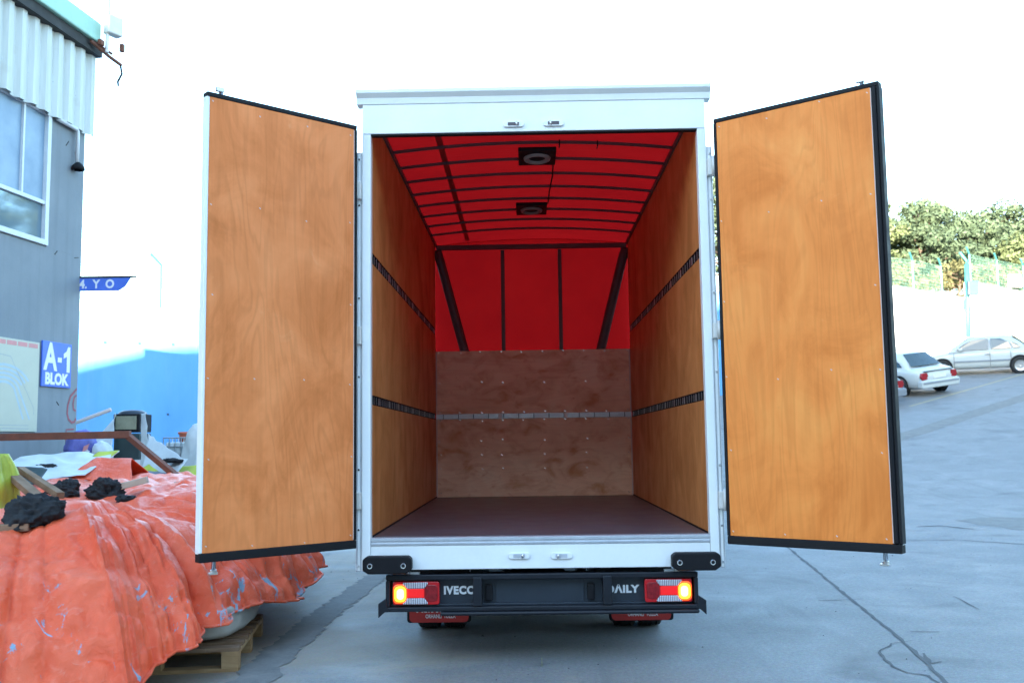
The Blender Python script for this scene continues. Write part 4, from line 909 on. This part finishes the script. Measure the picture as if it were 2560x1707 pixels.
# black rags, as crumpled lumps
def rag(x, y, sx_, sy_, sz_, seed, label, lift=0.0):
    bm = bmesh.new(); bmesh.ops.create_icosphere(bm, subdivisions=5, radius=1)
    for vtx in bm.verts:
        n_ = vtx.co.copy(); s = Vector((seed * 7.3, seed * 1.7, 0))
        r1 = 1 - abs(noise.noise(n_ * 2.2 + s)) * 2; r2 = 1 - abs(noise.noise(n_ * 5.5 + s)) * 2
        wq = n_ + Vector((noise.noise(n_ * 1.8 + s), noise.noise(n_ * 1.8 + s + Vector((5, 0, 0))), noise.noise(n_ * 1.8 + s + Vector((0, 5, 0))))) * .8
        fo = (1 - abs(math.sin(wq.x * 8 + wq.z * 4))) ** 1.6 * .6 + (1 - abs(math.sin(wq.y * 9.5 - wq.z * 5 + wq.x * 2))) ** 1.6 * .6
        k = .66 + .16 * r1 + .05 * r2 + .34 * noise.noise(n_ * 1.1 + s) + .13 * fo
        vtx.co = Vector((n_.x * sx_ * k, n_.y * sy_ * k, max(n_.z, -.35) * sz_ * k))
    me = bpy.data.meshes.new('rag'); bm.to_mesh(me); bm.free(); me.materials.append(M['rag'])
    me.polygons.foreach_set('use_smooth', [True] * len(me.polygons))
    o = put('rag_heap', me, None); o.location = (x, y, drop(x, y) + .25 * sz_ + lift)
    return tag(o, label, 'rags', 'black rags on the tarp')
rag(-3.03, -.26, .20, .15, .16, 1, 'largest heap of black rags on the orange tarp, at the left edge')
rag(-3.27, 1.3, .15, .13, .12, 2, 'middle heap of black rags beside the pale wood block')
rag(-3.02, 1.1, .09, .08, .045, 5, 'small flat black rag in front of the pale wood block')
rag(-3.78, 1.75, .14, .12, .11, 3, 'black rag heap behind, against the white sheet')
rag(-4.42, 2.75, .16, .1, .06, 4, 'flat dark rags lying on the white sheet, under the rust handrail', .06)
def plank(a, b_, wd, tk, mat, label, roll=0.0):
    a, b_ = Vector(a), Vector(b_); d = (b_ - a).normalized(); sd_ = d.cross(Vector((0, 0, 1))).normalized(); upv = sd_.cross(d)
    t_ = thing('timber', label, 'timber', tuple((a + b_) / 2), 'timber on the tarp')
    ln = (b_ - a).length / 2; c = (a + b_) / 2
    o = MB().obox(c, d, sd_, upv, ln, wd / 2, tk / 2)
    return t_, o
def timber(a, b_, wd, tk, mat, label):
    a, b_ = Vector(a), Vector(b_); d = (b_ - a).normalized(); sd_ = d.cross(Vector((0, 0, 1))).normalized(); upv = sd_.cross(d); L = (b_ - a).length
    o = put('timber', MB().box((-L / 2, -wd / 2, -tk / 2), (L / 2, wd / 2, tk / 2)), mat, bevel=.004)
    o.matrix_world = Matrix(((d.x, sd_.x, upv.x, (a.x + b_.x) / 2), (d.y, sd_.y, upv.y, (a.y + b_.y) / 2), (d.z, sd_.z, upv.z, (a.z + b_.z) / 2), (0, 0, 0, 1)))
    return tag(o, label, 'timber', 'timber on the tarp')
timber((-3.88, 1.02, 1.20), (-3.26, .30, drop(-3.26, .30) + .05), .07, .045, 'oldwood', 'weathered timber leaning towards the big rag heap, nearer one')
timber((-3.80, 1.08, 1.20), (-3.18, .40, drop(-3.18, .40) + .05), .05, .045, 'oldwood', 'weathered timber leaning towards the big rag heap, farther one')
timber((-3.22, 1.36, drop(-3.22, 1.36) + .055), (-2.99, 1.42, drop(-2.99, 1.42) + .075), .12, .05, 'palewood', 'pale wood block lying on the tarp beside the middle rags')
timber((-3.3, -.42, drop(-3.3, -.42) + .03), (-3.0, -.36, drop(-3.0, -.36) + .03), .06, .045, 'oldwood', 'short timber at the left edge in front of the big rag heap')
timber((-3.05, 2.2, drop(-3.05, 2.2) + .01), (-2.8, 2.2, drop(-2.8, 2.2) + .01), .08, .012, 'palewood', 'thin straw-coloured board on the tarp next to the left door')
# lime bag at the left edge
def lime_fn(u_, v_):
    a = 2 * math.pi * u_; k = 1 + .18 * noise.noise(Vector((math.cos(a) * 1.5, math.sin(a) * 1.5, v_ * 3))); r_ = (.19 - .10 * v_ ** 2 + .02 * math.sin(6 * a)) * k
    return (-3.86 + r_ * math.cos(a), .78 + r_ * math.sin(a), .90 + .42 * v_)
lb = tag(put('lime_bag', MB().grid(lime_fn, 40, 20), 'lime', smooth=True, solid=.004), 'lime yellow plastic bag at the left edge of the pile', 'bag')
# cloths
def cloth(corners, nu, nv, sag, amp, mat, label, cat='sheet', seed=0, freq=4.0, name='plastic_sheet'):
    a, b_, c, d = [Vector(p) for p in corners]
    def fn(u_, v_):
        p = a.lerp(b_, u_).lerp(d.lerp(c, u_), v_)
        p.z -= sag * 4 * u_ * (1 - u_)
        n_ = p * freq + Vector((seed * 3.1, seed, 0)); k = (1 - abs(noise.noise(n_)) * 2) * amp + noise.noise(n_ * .4) * amp
        return p + Vector((k * .6, k * .6, k))
    return tag(put(name, MB().grid(fn, nu, nv), mat, smooth=True, solid=.004), label, cat)
cloth([(-4.72, 2.0, 1.05), (-4.0, 2.55, 1.09), (-4.0, 3.3, 1.30), (-4.85, 3.1, 1.27)], 40, 24, .0, .03, 'sheet', 'white plastic sheet spread over the back of the tarp pile', seed=1)
cloth([(-4.66, 1.98, 1.02), (-4.1, 1.92, 1.05), (-4.15, 2.2, 1.17), (-4.5, 2.3, 1.2)], 20, 14, .0, .02, 'machine', 'dark green folded sheet at the front of the white plastic sheet', seed=2)
cloth([(-5.9, 6.15, .95), (-5.38, 6.3, 1.05), (-5.42, 6.62, 1.80), (-5.5, 6.75, 1.72)], 24, 30, .02, .03, 'sheet', 'white sheet hanging from the left of the dark machine', seed=3)
cloth([(-4.98, 6.35, 1.0), (-4.85, 6.3, 1.1), (-4.98, 6.5, 1.79), (-5.06, 6.55, 1.77)], 16, 30, .0, .025, 'sheet', 'narrow white sheet hanging down the right of the dark machine', seed=4)
cloth([(-4.84, 6.0, 1.02), (-4.3, 5.6, .96), (-4.18, 5.75, 1.18), (-4.9, 6.4, 1.52)], 26, 30, .05, .03, 'sheet', 'white sheet sagging like a hammock under the sloping handrail', seed=5)
cloth([(-4.9, 5.95, 1.03), (-4.05, 5.7, .98), (-4.0, 5.85, 1.10), (-4.75, 6.05, 1.13)], 26, 14, .0, .03, 'lime', 'lime yellow sheet strip near the bottom of the sloping handrail', seed=6)
cloth([(-4.8, 5.4, .80), (-4.0, 5.4, .80), (-4.0, 5.75, 1.0), (-4.75, 5.75, 1.0)], 26, 14, .0, .05, 'bumper_grey', 'grey-blue cloth bundle behind the sloping handrail', seed=7)
cloth([(-4.22, 3.05, 1.22), (-4.02, 3.1, 1.24), (-3.98, 3.25, 1.31), (-4.18, 3.25, 1.30)], 10, 8, .0, .015, 'lime', 'small lime corner sticking out above the folded orange flap', seed=8)
def cov(u_, v_):
    a = 2 * math.pi * u_; p = math.pi / 2 * v_
    n_ = 1 + .25 * noise.noise(Vector((math.cos(a) * 2, math.sin(a) * 2, v_ * 3))) + .08 * (1 - abs(noise.noise(Vector((math.cos(a) * 5, math.sin(a) * 5, v_ * 6)))) * 2)
    return (-4.35 + .36 * math.cos(p) ** .6 * math.cos(a) * n_, 7.0 + .35 * math.cos(p) ** .6 * math.sin(a) * n_, .4 + 1.24 * math.sin(p) * (.9 + .1 * n_))
tag(put('plastic_sheet', MB().grid(cov, 50, 30), 'sheet', smooth=True), 'crumpled white sheet over a heap beside the left door edge', 'sheet')
# rust handrail
hr = thing('handrail', 'rust brown square-tube handrail sloping down behind the tarp pile', 'handrail', (-5.7, 3.74, 0))
put('rail', MB().sqtube([(-7.2, 3.74, 1.455), (-4.07, 3.75, 1.48)], .036), 'rust', hr, bevel=.004)
put('rail', MB().sqtube([(-4.09, 3.76, 1.462), (-3.26, 3.21, .96), (-2.2, 2.5, .3), (-1.97, 2.36, .16)], .027), 'rust', hr, bevel=.003)
put('post', MB().box((-6.05, 3.705, 0), (-5.98, 3.775, 1.418)), 'rust', hr)
# the dark machine
mc = thing('machine', 'dark green upright machine with beige panel and black domed top', 'machine', (-5.3, 6.85, 0))
put('body', MB().box((-5.47, 6.7, 0), (-5.13, 7.1, 1.53)), 'machine', mc, bevel=.012)
put('head', MB().box((-5.475, 6.68, 1.545), (-5.125, 7.1, 1.785)), 'rubber', mc, bevel=.012)
put('panel', MB().box((-5.44, 6.668, 1.58), (-5.165, 6.6795, 1.755)), 'beige', mc, bevel=.004)
mb = MB().lathe([(1.785, .185), (1.81, .17), (1.835, .12), (1.845, .0001)], axis=2, c=(-5.3, 6.88, 0), n=24); put('domed_top', mb, 'darkpanel', mc, smooth=True)
put('base', MB().box((-5.45, 6.55, .95), (-4.78, 6.699, 1.08)), 'machine', mc, bevel=.01)
put('leg', MB().box((-5.4, 6.56, 0), (-5.3, 6.66, .9495)), 'machine', mc)
put('leg', MB().box((-4.9, 6.56, 0), (-4.8, 6.66, .9495)), 'machine', mc)
put('guard', MB().box((-5.12, 6.58, .70), (-4.97, 6.66, .9495)), 'bucket', mc, bevel=.005)
put('paper_tag', MB().box((-5.12, 6.535, 1.085), (-4.98, 6.545, 1.19)), 'print_white', mc)
# blue bag, grey bag, bucket, crate
def sackb(cx, cy, cz, r_, hz, mat, label, seed, cat='bag', name='stuffed_bag'):
    def fn(u_, v_):
        a = 2 * math.pi * u_; p = math.pi * (v_ - .5); X, Y, W_ = math.cos(p) * math.cos(a), math.cos(p) * math.sin(a), math.sin(p)
        n_ = 1 + .16 * noise.noise(Vector((X * 2 + seed, Y * 2, W_ * 2))) + .05 * noise.noise(Vector((X * 6 + seed, Y * 6, W_ * 6)))
        return (cx + r_ * X * n_, cy + r_ * Y * n_, cz + hz * W_ * n_)
    return tag(put(name, MB().grid(fn, 40, 24), mat, smooth=True), label, cat)
bb = sackb(-5.63, 6.1, 1.35, .20, .22, 'purple', 'violet blue stuffed bag with red and white print by the building corner', 3)
put('print_patch', MB().add([(-5.52, 5.905, 1.30), (-5.46, 5.91, 1.33), (-5.44, 5.92, 1.40), (-5.50, 5.90, 1.37)], [(0, 1, 2, 3)]), 'map_red', bb, solid=.006)
put('print_patch', MB().add([(-5.60, 5.895, 1.20), (-5.54, 5.895, 1.20), (-5.43, 5.915, 1.31), (-5.46, 5.90, 1.33)], [(0, 1, 2, 3)]), 'print_white', bb, solid=.006)
sackb(-5.36, 6.1, 1.28, .13, .15, 'sheet', 'pale grey stuffed bag beside the violet blue one', 9)
cr_t = tag(put('work_table', MB().box((-5.95, 5.95, 1.02), (-5.2, 6.4, 1.08)).box((-5.93, 5.97, 0), (-5.87, 6.03, 1.0198)).box((-5.3, 5.97, 0), (-5.24, 6.03, 1.0198)).box((-5.93, 6.32, 0), (-5.87, 6.38, 1.0198)).box((-5.3, 6.32, 0), (-5.24, 6.38, 1.0198)), 'dark', bevel=.006), 'low dark table under the stuffed bags behind the handrail', 'table')
mb = MB().lathe([(1.30, .0001), (1.30, .095), (1.52, .115), (1.535, .125), (1.55, .12), (1.55, .1), (1.545, .0001)], axis=2, c=(-4.86, 7.75, 0), n=28)
bk = thing('bucket', 'orange plastic bucket with lid behind the white hanging sheet', 'bucket', (-4.86, 7.75, 1.30)); put('body', mb, 'bucket', bk, smooth=True)
put('rim', MB().lathe([(1.52, .124), (1.53, .132), (1.55, .132), (1.555, .122)], axis=2, c=(-4.86, 7.75, 0), n=28), 'bucket', bk, smooth=True)
ct = thing('wire_crate', 'grey wire crate with white contents beside the orange bucket', 'crate', (-4.85, 7.4, 1.0))
mb = MB(); x0, x1, y0, y1, z0, z1 = -5.02, -4.70, 7.26, 7.6, 1.0, 1.47
for i in range(5):
    x = x0 + (x1 - x0) * i / 4
    for yy in (y0, y1): mb.tube([(x, yy, z0), (x, yy, z1)], .008, 6)
for i in range(5):
    z = z0 + (z1 - z0) * i / 4
    mb.tube([(x0, y0, z), (x1, y0, z), (x1, y1, z), (x0, y1, z), (x0, y0, z)], .008, 6)
put('wire_frame', mb, 'zinc', ct); put('liner', MB().box((x0 + .02, y0 + .02, z0), (x1 - .02, y1 - .02, z1 - .06)), 'sheet', ct, bevel=.02)
tag(put('shelf_stand', MB().box((-5.1, 7.2, .93), (-4.5, 7.95, .99)).box((-5.08, 7.22, 0), (-5.02, 7.28, .9298)).box((-4.58, 7.22, 0), (-4.52, 7.28, .9298)).box((-5.08, 7.87, 0), (-5.02, 7.93, .9298)).box((-4.58, 7.87, 0), (-4.52, 7.93, .9298)).box((-4.99, 7.62, .9902), (-4.72, 7.9, 1.2998)), 'dark', bevel=.006), 'dark stand carrying the crate and bucket', 'stand')
o = rag(-4.36, 5.78, .16, .08, .05, 6, 'black rag lying in the sagging white sheet'); o.location.z = 1.17
tag(put('beam', MB().box((-5.2, 4.85, .82), (-3.0, 4.95, .95)).box((-5.15, 4.86, 0), (-5.05, 4.94, .8198)).box((-3.2, 4.86, 0), (-3.1, 4.94, .8198)), 'rust', bevel=.006), 'dark brown trestle beam behind the pile beside the left door', 'beam')
tag(put('pole', MB().tube([(-11.6, 8.75, .03), (-6.15, 8.2, 1.9)], .028, 8), 'strip', smooth=True), 'pale stick leaning in front of the blue wall by the building', 'pole')

# ================================================================== RIGHT: fence, pole, cars, trees
def lerp_path(pts, d):
    for a, b_ in zip(pts, pts[1:]):
        a, b_ = Vector(a), Vector(b_); l = (b_.xy - a.xy).length
        if d <= l: return a.lerp(b_, d / l), (b_.xy - a.xy).normalized()
        d -= l
    return None, None
def make_fence(pts, d0, d1, step, label, back=.18):
    p0, _ = lerp_path(pts, d0); fe = thing('fence', label, 'fence', tuple(p0), 'fences on the retaining wall'); d = d0; tops = []
    while d <= d1:
        p, dr_ = lerp_path(pts, d)
        if p is None: break
        nn = Vector((-dr_.y, dr_.x, 0)); b_ = p + nn * back; arm = Vector((-dr_.x, -dr_.y, 0)) * .32 + Vector((0, 0, .30)) - nn * .08
        tp = b_ + Vector((0, 0, 1.35))
        put('post', MB().tube([b_ - Vector((0, 0, .05)), tp, tp + arm], .045, 8), 'teal', fe, smooth=False); tops.append((b_, tp, arm)); d += step
    mb = MB()
    for (a, ta, _), (b_, tb, _) in zip(tops, tops[1:]):
        for i in range(11): f_ = i / 10; mb.tube([a.lerp(ta, f_), b_.lerp(tb, f_)], .007, 4, False)
        for i in range(1, 24): f_ = i / 24; mb.tube([a.lerp(b_, f_), ta.lerp(tb, f_)], .005, 3, False)
    put('wire_mesh', mb, 'wire', fe, kind='stuff'); return fe
L1 = sum((Vector(b_).xy - Vector(a).xy).length for a, b_ in zip(WP1, WP1[1:]))
make_fence(WP1, 2.0, 21.4, 3.2, 'fence posts on the blue wall left of the truck')
make_fence(WP1, 21.6 + 24.4, L1, 2.35, 'pale teal fence posts on the wall right of the right door')
make_fence(WP2, .3, 20, 2.3, 'pale teal fence posts on the higher wall at the right edge')
pl = thing('utility_pole', 'pale teal pole with a grey-blue box in front of the sunlit wall', 'pole', (19.5, 37.8, hgt(19.5, 37.8)))
put('shaft', MB().tube([(19.47, 37.85, hgt(19.5, 37.8) - .1), (19.55, 37.65, 8.9)], .11, 12), 'teal', pl, smooth=True)
put('bent_top', MB().tube([(19.55, 37.65, 8.9), (19.55, 37.65, 9.05), (19.2, 37.5, 9.42)], .06, 10), 'teal', pl, smooth=True)
put('control_box', MB().box((19.42, 37.32, 7.5), (19.88, 37.52, 8.12)), 'teal_box', pl, bevel=.02)
ns = thing('notice_plate', 'small white plate on the fence at the right edge', 'sign', (23.6, 41.9, 8.6))
put('plate', MB().box((23.3, 41.7, 8.45), (23.95, 41.74, 9.05)), 'print_white', ns, bevel=.01)

def car(P, head, label, kind):
    Lc, Wc, Hc = 4.45, 1.72, 1.42
    t_ = thing('parked_car', label, 'car', (0, 0, 0), 'white cars parked on the slope', local=True)
    # lower hull: stations along x (front +)
    st = [(-2.22, .60, .42, .74), (-2.16, .74, .30, .86), (-1.95, .83, .22, .93), (-1.35, .855, .20, .96), (-.4, .86, .20, .95), (.5, .86, .20, .93), (1.1, .855, .20, .90), (1.7, .83, .22, .80), (2.05, .74, .26, .70), (2.2, .58, .38, .60)]
    mb = MB(); npf = 11
    for (x, hw, zb, zt) in st:
        half = [(0.0, zb), (hw * .82, zb), (hw * .97, zb + .09), (hw * 1.0, zb + (zt - zb) * .45), (hw * .985, zt - .12), (hw * .93, zt - .03), (hw * .6, zt), (0, zt + .012)]
        ring = half + [(-y, z) for (y, z) in half[-2:0:-1]]
        npf = len(ring)
        for (y, z) in ring: mb.v.append((x, y, z))
    for i in range(len(st) - 1):
        for k in range(npf): mb.f.append((i * npf + k, i * npf + (k + 1) % npf, (i + 1) * npf + (k + 1) % npf, (i + 1) * npf + k))
    mb.f.append(tuple(range(npf))); mb.f.append(tuple((len(st) - 1) * npf + k for k in range(npf))[::-1])
    put('body', mb, 'carwhite', t_, smooth=True, sub=1)
    # cabin
    xb0, xt0, xt1, xb1 = -1.62, -.98, .28, 1.12; wb, wt, zb, zt = .80, .60, .88, Hc
    def cab_pt(x, s, t__):      # s -1..1 across, t 0..1 up
        w_ = wb + (wt - wb) * t__; return (x, s * w_, zb + (zt - zb) * (t__ ** .9))
    mb = MB(); nt_ = 6; nl = 12
    prof_ = []
    for j in range(nl + 1):
        f_ = j / nl; x = xb0 + (xb1 - xb0) * f_
        if x < xt0: h_ = math.sin((x - xb0) / (xt0 - xb0) * math.pi / 2) ** .9
        elif x > xt1: h_ = math.sin((xb1 - x) / (xb1 - xt1) * math.pi / 2) ** 1.0
        else: h_ = 1
        prof_.append((x, max(h_, .02)))
    for (x, h_) in prof_:
        for k in range(9):
            a = math.pi * k / 8; cs = math.cos(a); sn = math.sin(a) ** .45 if 0 < k < 8 else 0
            w_ = wb + (wt - wb) * sn * h_; mb.v.append((x, math.copysign(abs(cs) ** .5, cs) * w_, zb + (zt - zb) * h_ * sn))
    for j in range(nl):
        for k in range(8): a = j * 9 + k; mb.f.append((a, a + 1, a + 10, a + 9))
    put('cabin', mb, 'carwhite', t_, smooth=True, sub=1)
    def side(pts, s):
        P_ = []
        for (x, q) in pts: w_ = wb + (wt - wb) * q; P_.append(Vector((x, s * (w_ + .012 + .055 * math.sin(q * math.pi)), zb + (zt - zb) * q)))
        return MB().add(P_, [tuple(range(len(P_)))])
    for s in (-1, 1):
        put('side_window', side([(-.28, .12), (.86, .12), (.60, .5), (.28, .80), (-.05, .86), (-.28, .86)], s), 'carglass', t_, solid=.012)
        put('side_window', side([(-1.05, .14), (-.36, .12), (-.36, .86), (-.7, .83), (-.95, .6)], s), 'carglass', t_, solid=.012)
        put('side_window', side([(-1.38, .18), (-1.12, .15), (-1.0, .62), (-1.2, .45)], s), 'carglass', t_, solid=.012)
        for gx in (.92, -.32, -1.02): put('panel_gap', MB().box((gx - .006, s * .858 - .006, .32), (gx + .006, s * .858 + .006, .86)), 'rubber', t_)
        put('side_strip', MB().box((-1.0, s * .868 - .008, .50), (.95, s * .868 + .008, .555)), 'bumper_grey', t_, bevel=.004)
        mm = put('door_mirror', MB().box((.62, s * .84 - .07, .93), (.74, s * .84 + .07, 1.05)), 'carwhite', t_, bevel=.03)
        put('handle', MB().box((-.32, s * .865 - .012, .76), (-.14, s * .865 + .012, .79)), 'bumper_grey', t_, bevel=.006)
        put('tail_light', MB().prism([(s * .40, .58), (s * .70, .56), (s * .76, .66), (s * .72, .80), (s * .50, .80)], -2.205, -2.10, axis=0), 'lens_dark', t_, bevel=.015)
        put('headlight', MB().prism([(s * .36, .55), (s * .64, .55), (s * .72, .66), (s * .42, .67)], 2.02, 2.16, axis=0), 'lens_clear', t_, bevel=.015)
    def screen(x0, q0, x1, q1, k):
        P_ = []
        for (x, q, f_) in ((x0, q0, .80), (x1, q1, .78)):
            for s in (-1, -.5, 0, .5, 1):
                P_.append((x + k * .05 * (1 - s * s), s * f_ * (wb + (wt - wb) * q), zb + (zt - zb) * q))
        return MB().add(P_, [(i, i + 1, i + 6, i + 5) for i in range(4)])
    put('windscreen', screen(1.03, .20, .42, .93, 1), 'carglass', t_, solid=.012)
    put('rear_window', screen(-1.60, .20, -1.10, .93, -1), 'carglass', t_, solid=.012)
    put('rear_bumper', MB().prism(rounded(0, .42, .80, .13, .06), -2.27, -2.05, axis=0), 'carwhite' if kind != 2 else 'bumper_grey', t_, bevel=.04)
    put('bumper_strip', MB().box((-2.285, -.74, .43), (-2.2705, .74, .49)), 'bumper_grey', t_)
    put('boot_gap', MB().box((-2.218, -.62, .845), (-2.12, .62, .853)), 'rubber', t_)
    put('number_plate', MB().box((-2.235, -.26, .60), (-2.20, .26, .71)), 'plate', t_, bevel=.004)
    for (x, s) in ((-1.32, -1), (-1.32, 1), (1.34, -1), (1.34, 1)):
        put('wheel_arch', MB().lathe([(0, .0001), (0, .365), (.012, .37), (.02, .36)], axis=1, c=(x, s * .852 - (.02 if s < 0 else 0), .33), n=24), 'rubber', t_)
        wh = put('wheel', MB().lathe([(-.09, .31), (.09, .31), (.1, .29), (.1, .205), (.085, .2), (-.1, .2), (-.1, .29), (-.09, .31)], axis=1, c=(x, s * .79, .31), n=26), 'tyre', t_, smooth=True)
        rm = put('rim', MB().lathe([(s * .06, .001), (s * .085, .05), (s * .07, .1), (s * .088, .19), (s * .095, .2)], axis=1, c=(x, s * .79, .31), n=26), 'zinc', wh, smooth=True)
    h2 = Vector(head).normalized(); side_ = Vector((-h2.y, h2.x))
    def gp(a, b_): q = Vector(P) + h2 * a + side_ * b_; return Vector((q.x, q.y, hgt(q.x, q.y)))
    fx = (gp(1.3, 0) - gp(-1.3, 0)).normalized(); fy = (gp(0, .8) - gp(0, -.8)).normalized(); fz = fx.cross(fy).normalized(); fy = fz.cross(fx); c0 = gp(0, 0)
    t_.matrix_world = Matrix(((fx.x, fy.x, fz.x, c0.x), (fx.y, fy.y, fz.y, c0.y), (fx.z, fy.z, fz.z, c0.z), (0, 0, 0, 1)))
    return t_
car((17.42, 32.15), (-.9, .42), 'white sedan side-on at the right edge, facing left in front of the sunlit wall', 1)
hB = Vector((-.36, .93)).normalized(); cB = Vector((13.45, 27.8)) + hB * 1.45
car(tuple(cB), tuple(hB), 'white sedan seen from behind at an angle, between the door and the side-on car', 1)
cC = cB + Vector((-2.45, -1.75)); car(tuple(cC), tuple(hB), 'white car mostly hidden by the right door edge', 2)
bpy.context.view_layer.update()

def crown_mesh(cl, leaf, seed, n_leaf):
    """leaf-sized quads scattered through clumps: cl = [(centre, radius)]"""
    rs = np.random.RandomState(seed); V = []; F = []
    for (c, r_) in cl:
        n = int(n_leaf * (r_ / .8) ** 2)
        d = rs.normal(size=(n, 3)); d /= np.linalg.norm(d, axis=1)[:, None]
        rad = r_ * (0.45 + .62 * rs.rand(n) ** .6)
        p = np.array(c) + d * rad[:, None] * np.array([1.25, 1.25, .62])
        a = rs.normal(size=(n, 3)); a /= np.linalg.norm(a, axis=1)[:, None]
        b_ = np.cross(a, d + .3 * rs.normal(size=(n, 3))); b_ /= np.linalg.norm(b_, axis=1)[:, None] + 1e-6
        s1 = leaf * (0.6 + .8 * rs.rand(n))[:, None]; s2 = s1 * .45
        q = np.stack([p - a * s1, p + b_ * s2, p + a * s1, p - b_ * s2], 1).reshape(-1, 3)
        o = len(V); V.extend(map(tuple, q)); F.extend([(o + 4 * i, o + 4 * i + 1, o + 4 * i + 2, o + 4 * i + 3) for i in range(n)])
    me = bpy.data.meshes.new('crown'); me.from_pydata(V, [], F); return me
def tree(x, y, zb, H, Rc, seed, mat, label, group='pines behind the wall', name='pine_tree', low=.3):
    rnd = random.Random(seed); t_ = thing(name, label, 'tree' if name == 'pine_tree' else 'shrub', (x, y, zb), group)
    pts = [Vector((x, y, zb - .3))]; lean = Vector((rnd.uniform(-.06, .06), rnd.uniform(-.06, .06), 1))
    for i in range(1, 7): pts.append(pts[0] + lean * (H * .93 * i / 6) + Vector((rnd.uniform(-.12, .12), rnd.uniform(-.12, .12), 0)))
    r0 = H * .022 + .05; tk = MB().tube(pts, [r0 * (1 - .14 * i) for i in range(7)], 8)
    cl = []
    nb = int(12 + H * 2.2)
    for i in range(nb):
        f_ = low + (1 - low) * (i + rnd.random() * .6) / nb; an = i * 2.4 + rnd.uniform(-.5, .5)
        k = min(5.999, f_ * .93 * 6); base = pts[int(k)].lerp(pts[int(k) + 1], k - int(k)) if k < 6 else pts[-1]
        rr = Rc * (1.0 - .7 * ((f_ - low) / (1 - low)) ** 1.8) * rnd.uniform(.35, 1.15)
        e = base + Vector((math.cos(an) * rr, math.sin(an) * rr, rnd.uniform(.1, .5) + .1 * rr))
        tk.tube([base, base.lerp(e, .55) + Vector((0, 0, -.05)), e], [r0 * .35, r0 * .2, r0 * .07], 5)
        cl.append((tuple(e), rnd.uniform(.35, .9) * Rc * .28 + .1)); 
        if rr > .8: cl.append((tuple(base.lerp(e, .6) + Vector((rnd.uniform(-.3, .3), rnd.uniform(-.3, .3), .15))), rnd.uniform(.45, .75) * Rc * .33 + .1))
    cl.append((tuple(pts[-1] + Vector((0, 0, .1))), Rc * .28 + .1))
    put('trunk', tk, 'bark', t_, smooth=True)
    me = crown_mesh(cl, .13 if name == 'pine_tree' else .11, seed, 240); me.materials.append(M[mat]); put('crown', me, None, t_)
    return t_
def hz(x, y):
    # hill height by search along its own parametrisation (nearest sample)
    best = min(((Vector(hill(i / 40, j / 30)) - Vector((x, y, 0))).xy.length, hill(i / 40, j / 30).z) for i in range(41) for j in range(31)); return best[1]
TREES = [(14.9, 45.0, 4.6, 2.4, 'leafA', 'pale pine half hidden behind the upper edge of the right door'), (17.6, 46.5, 5.6, 2.6, 'leafA', 'low yellow-green pine just right of the right door'),
         (19.3, 49.5, 5.5, 2.7, 'leafA', 'loose tall pine above the fence, second clump from the right door'), (21.2, 47.0, 5.2, 2.7, 'leafB', 'low dark pine in the middle of the tree line'), (23.6, 52.0, 6.6, 3.2, 'leafA', 'sunlit pine above the utility pole'), (24.4, 48.0, 5.0, 2.7, 'leafB', 'dark pine just right of the utility pole'),
         (26.9, 50.0, 6.2, 3.2, 'leafB', 'tallest dark pine at the right edge'), (26.6, 46.4, 3.8, 2.2, 'leafA', 'short bright pine in front of the dark pine at the right edge'), (30.5, 52.5, 6.2, 3.4, 'leafB', 'big pine cut off by the right edge of the picture'),
         (10.0, 44.5, 6.8, 2.7, 'leafB', 'pine behind the gap between the truck and the right door'), (5.5, 42.0, 6.2, 2.5, 'leafA', 'pine hidden behind the truck, nearer the gap'), (0.5, 41, 6.0, 2.4, 'leafB', 'pine hidden behind the middle of the truck'), (36, 55, 12.5, 4.2, 'leafA', 'pine beyond the right edge of the picture, nearest one'), (40, 53, 12.0, 4.2, 'leafB', 'pine beyond the right edge, mirrored in the building window'), (45, 57, 12.5, 4.2, 'leafA', 'pine farthest beyond the right edge of the picture')]
for i, (x, y, H_, Rc, mt, lb_) in enumerate(TREES): tree(x, y, hz(x, y), H_, Rc, 20 + i, mt, lb_, low=.18)
for i, (x, y, lb_) in enumerate([(17.0, 41.5, 'dry shrub behind the fence next to the right door'), (18.8, 43.2, 'dry shrub behind the fence left of the utility pole'), (21.8, 44.0, 'dry shrub behind the fence right of the utility pole'), (24.8, 45.2, 'dry shrub behind the fence near the right edge'), (28.2, 47.2, 'dry shrub at the very right edge')]):
    tree(x, y, hz(x, y), 1.7, 1.5, 50 + i, 'leafC', lb_, 'dry shrubs behind the fence', 'shrub', .12)
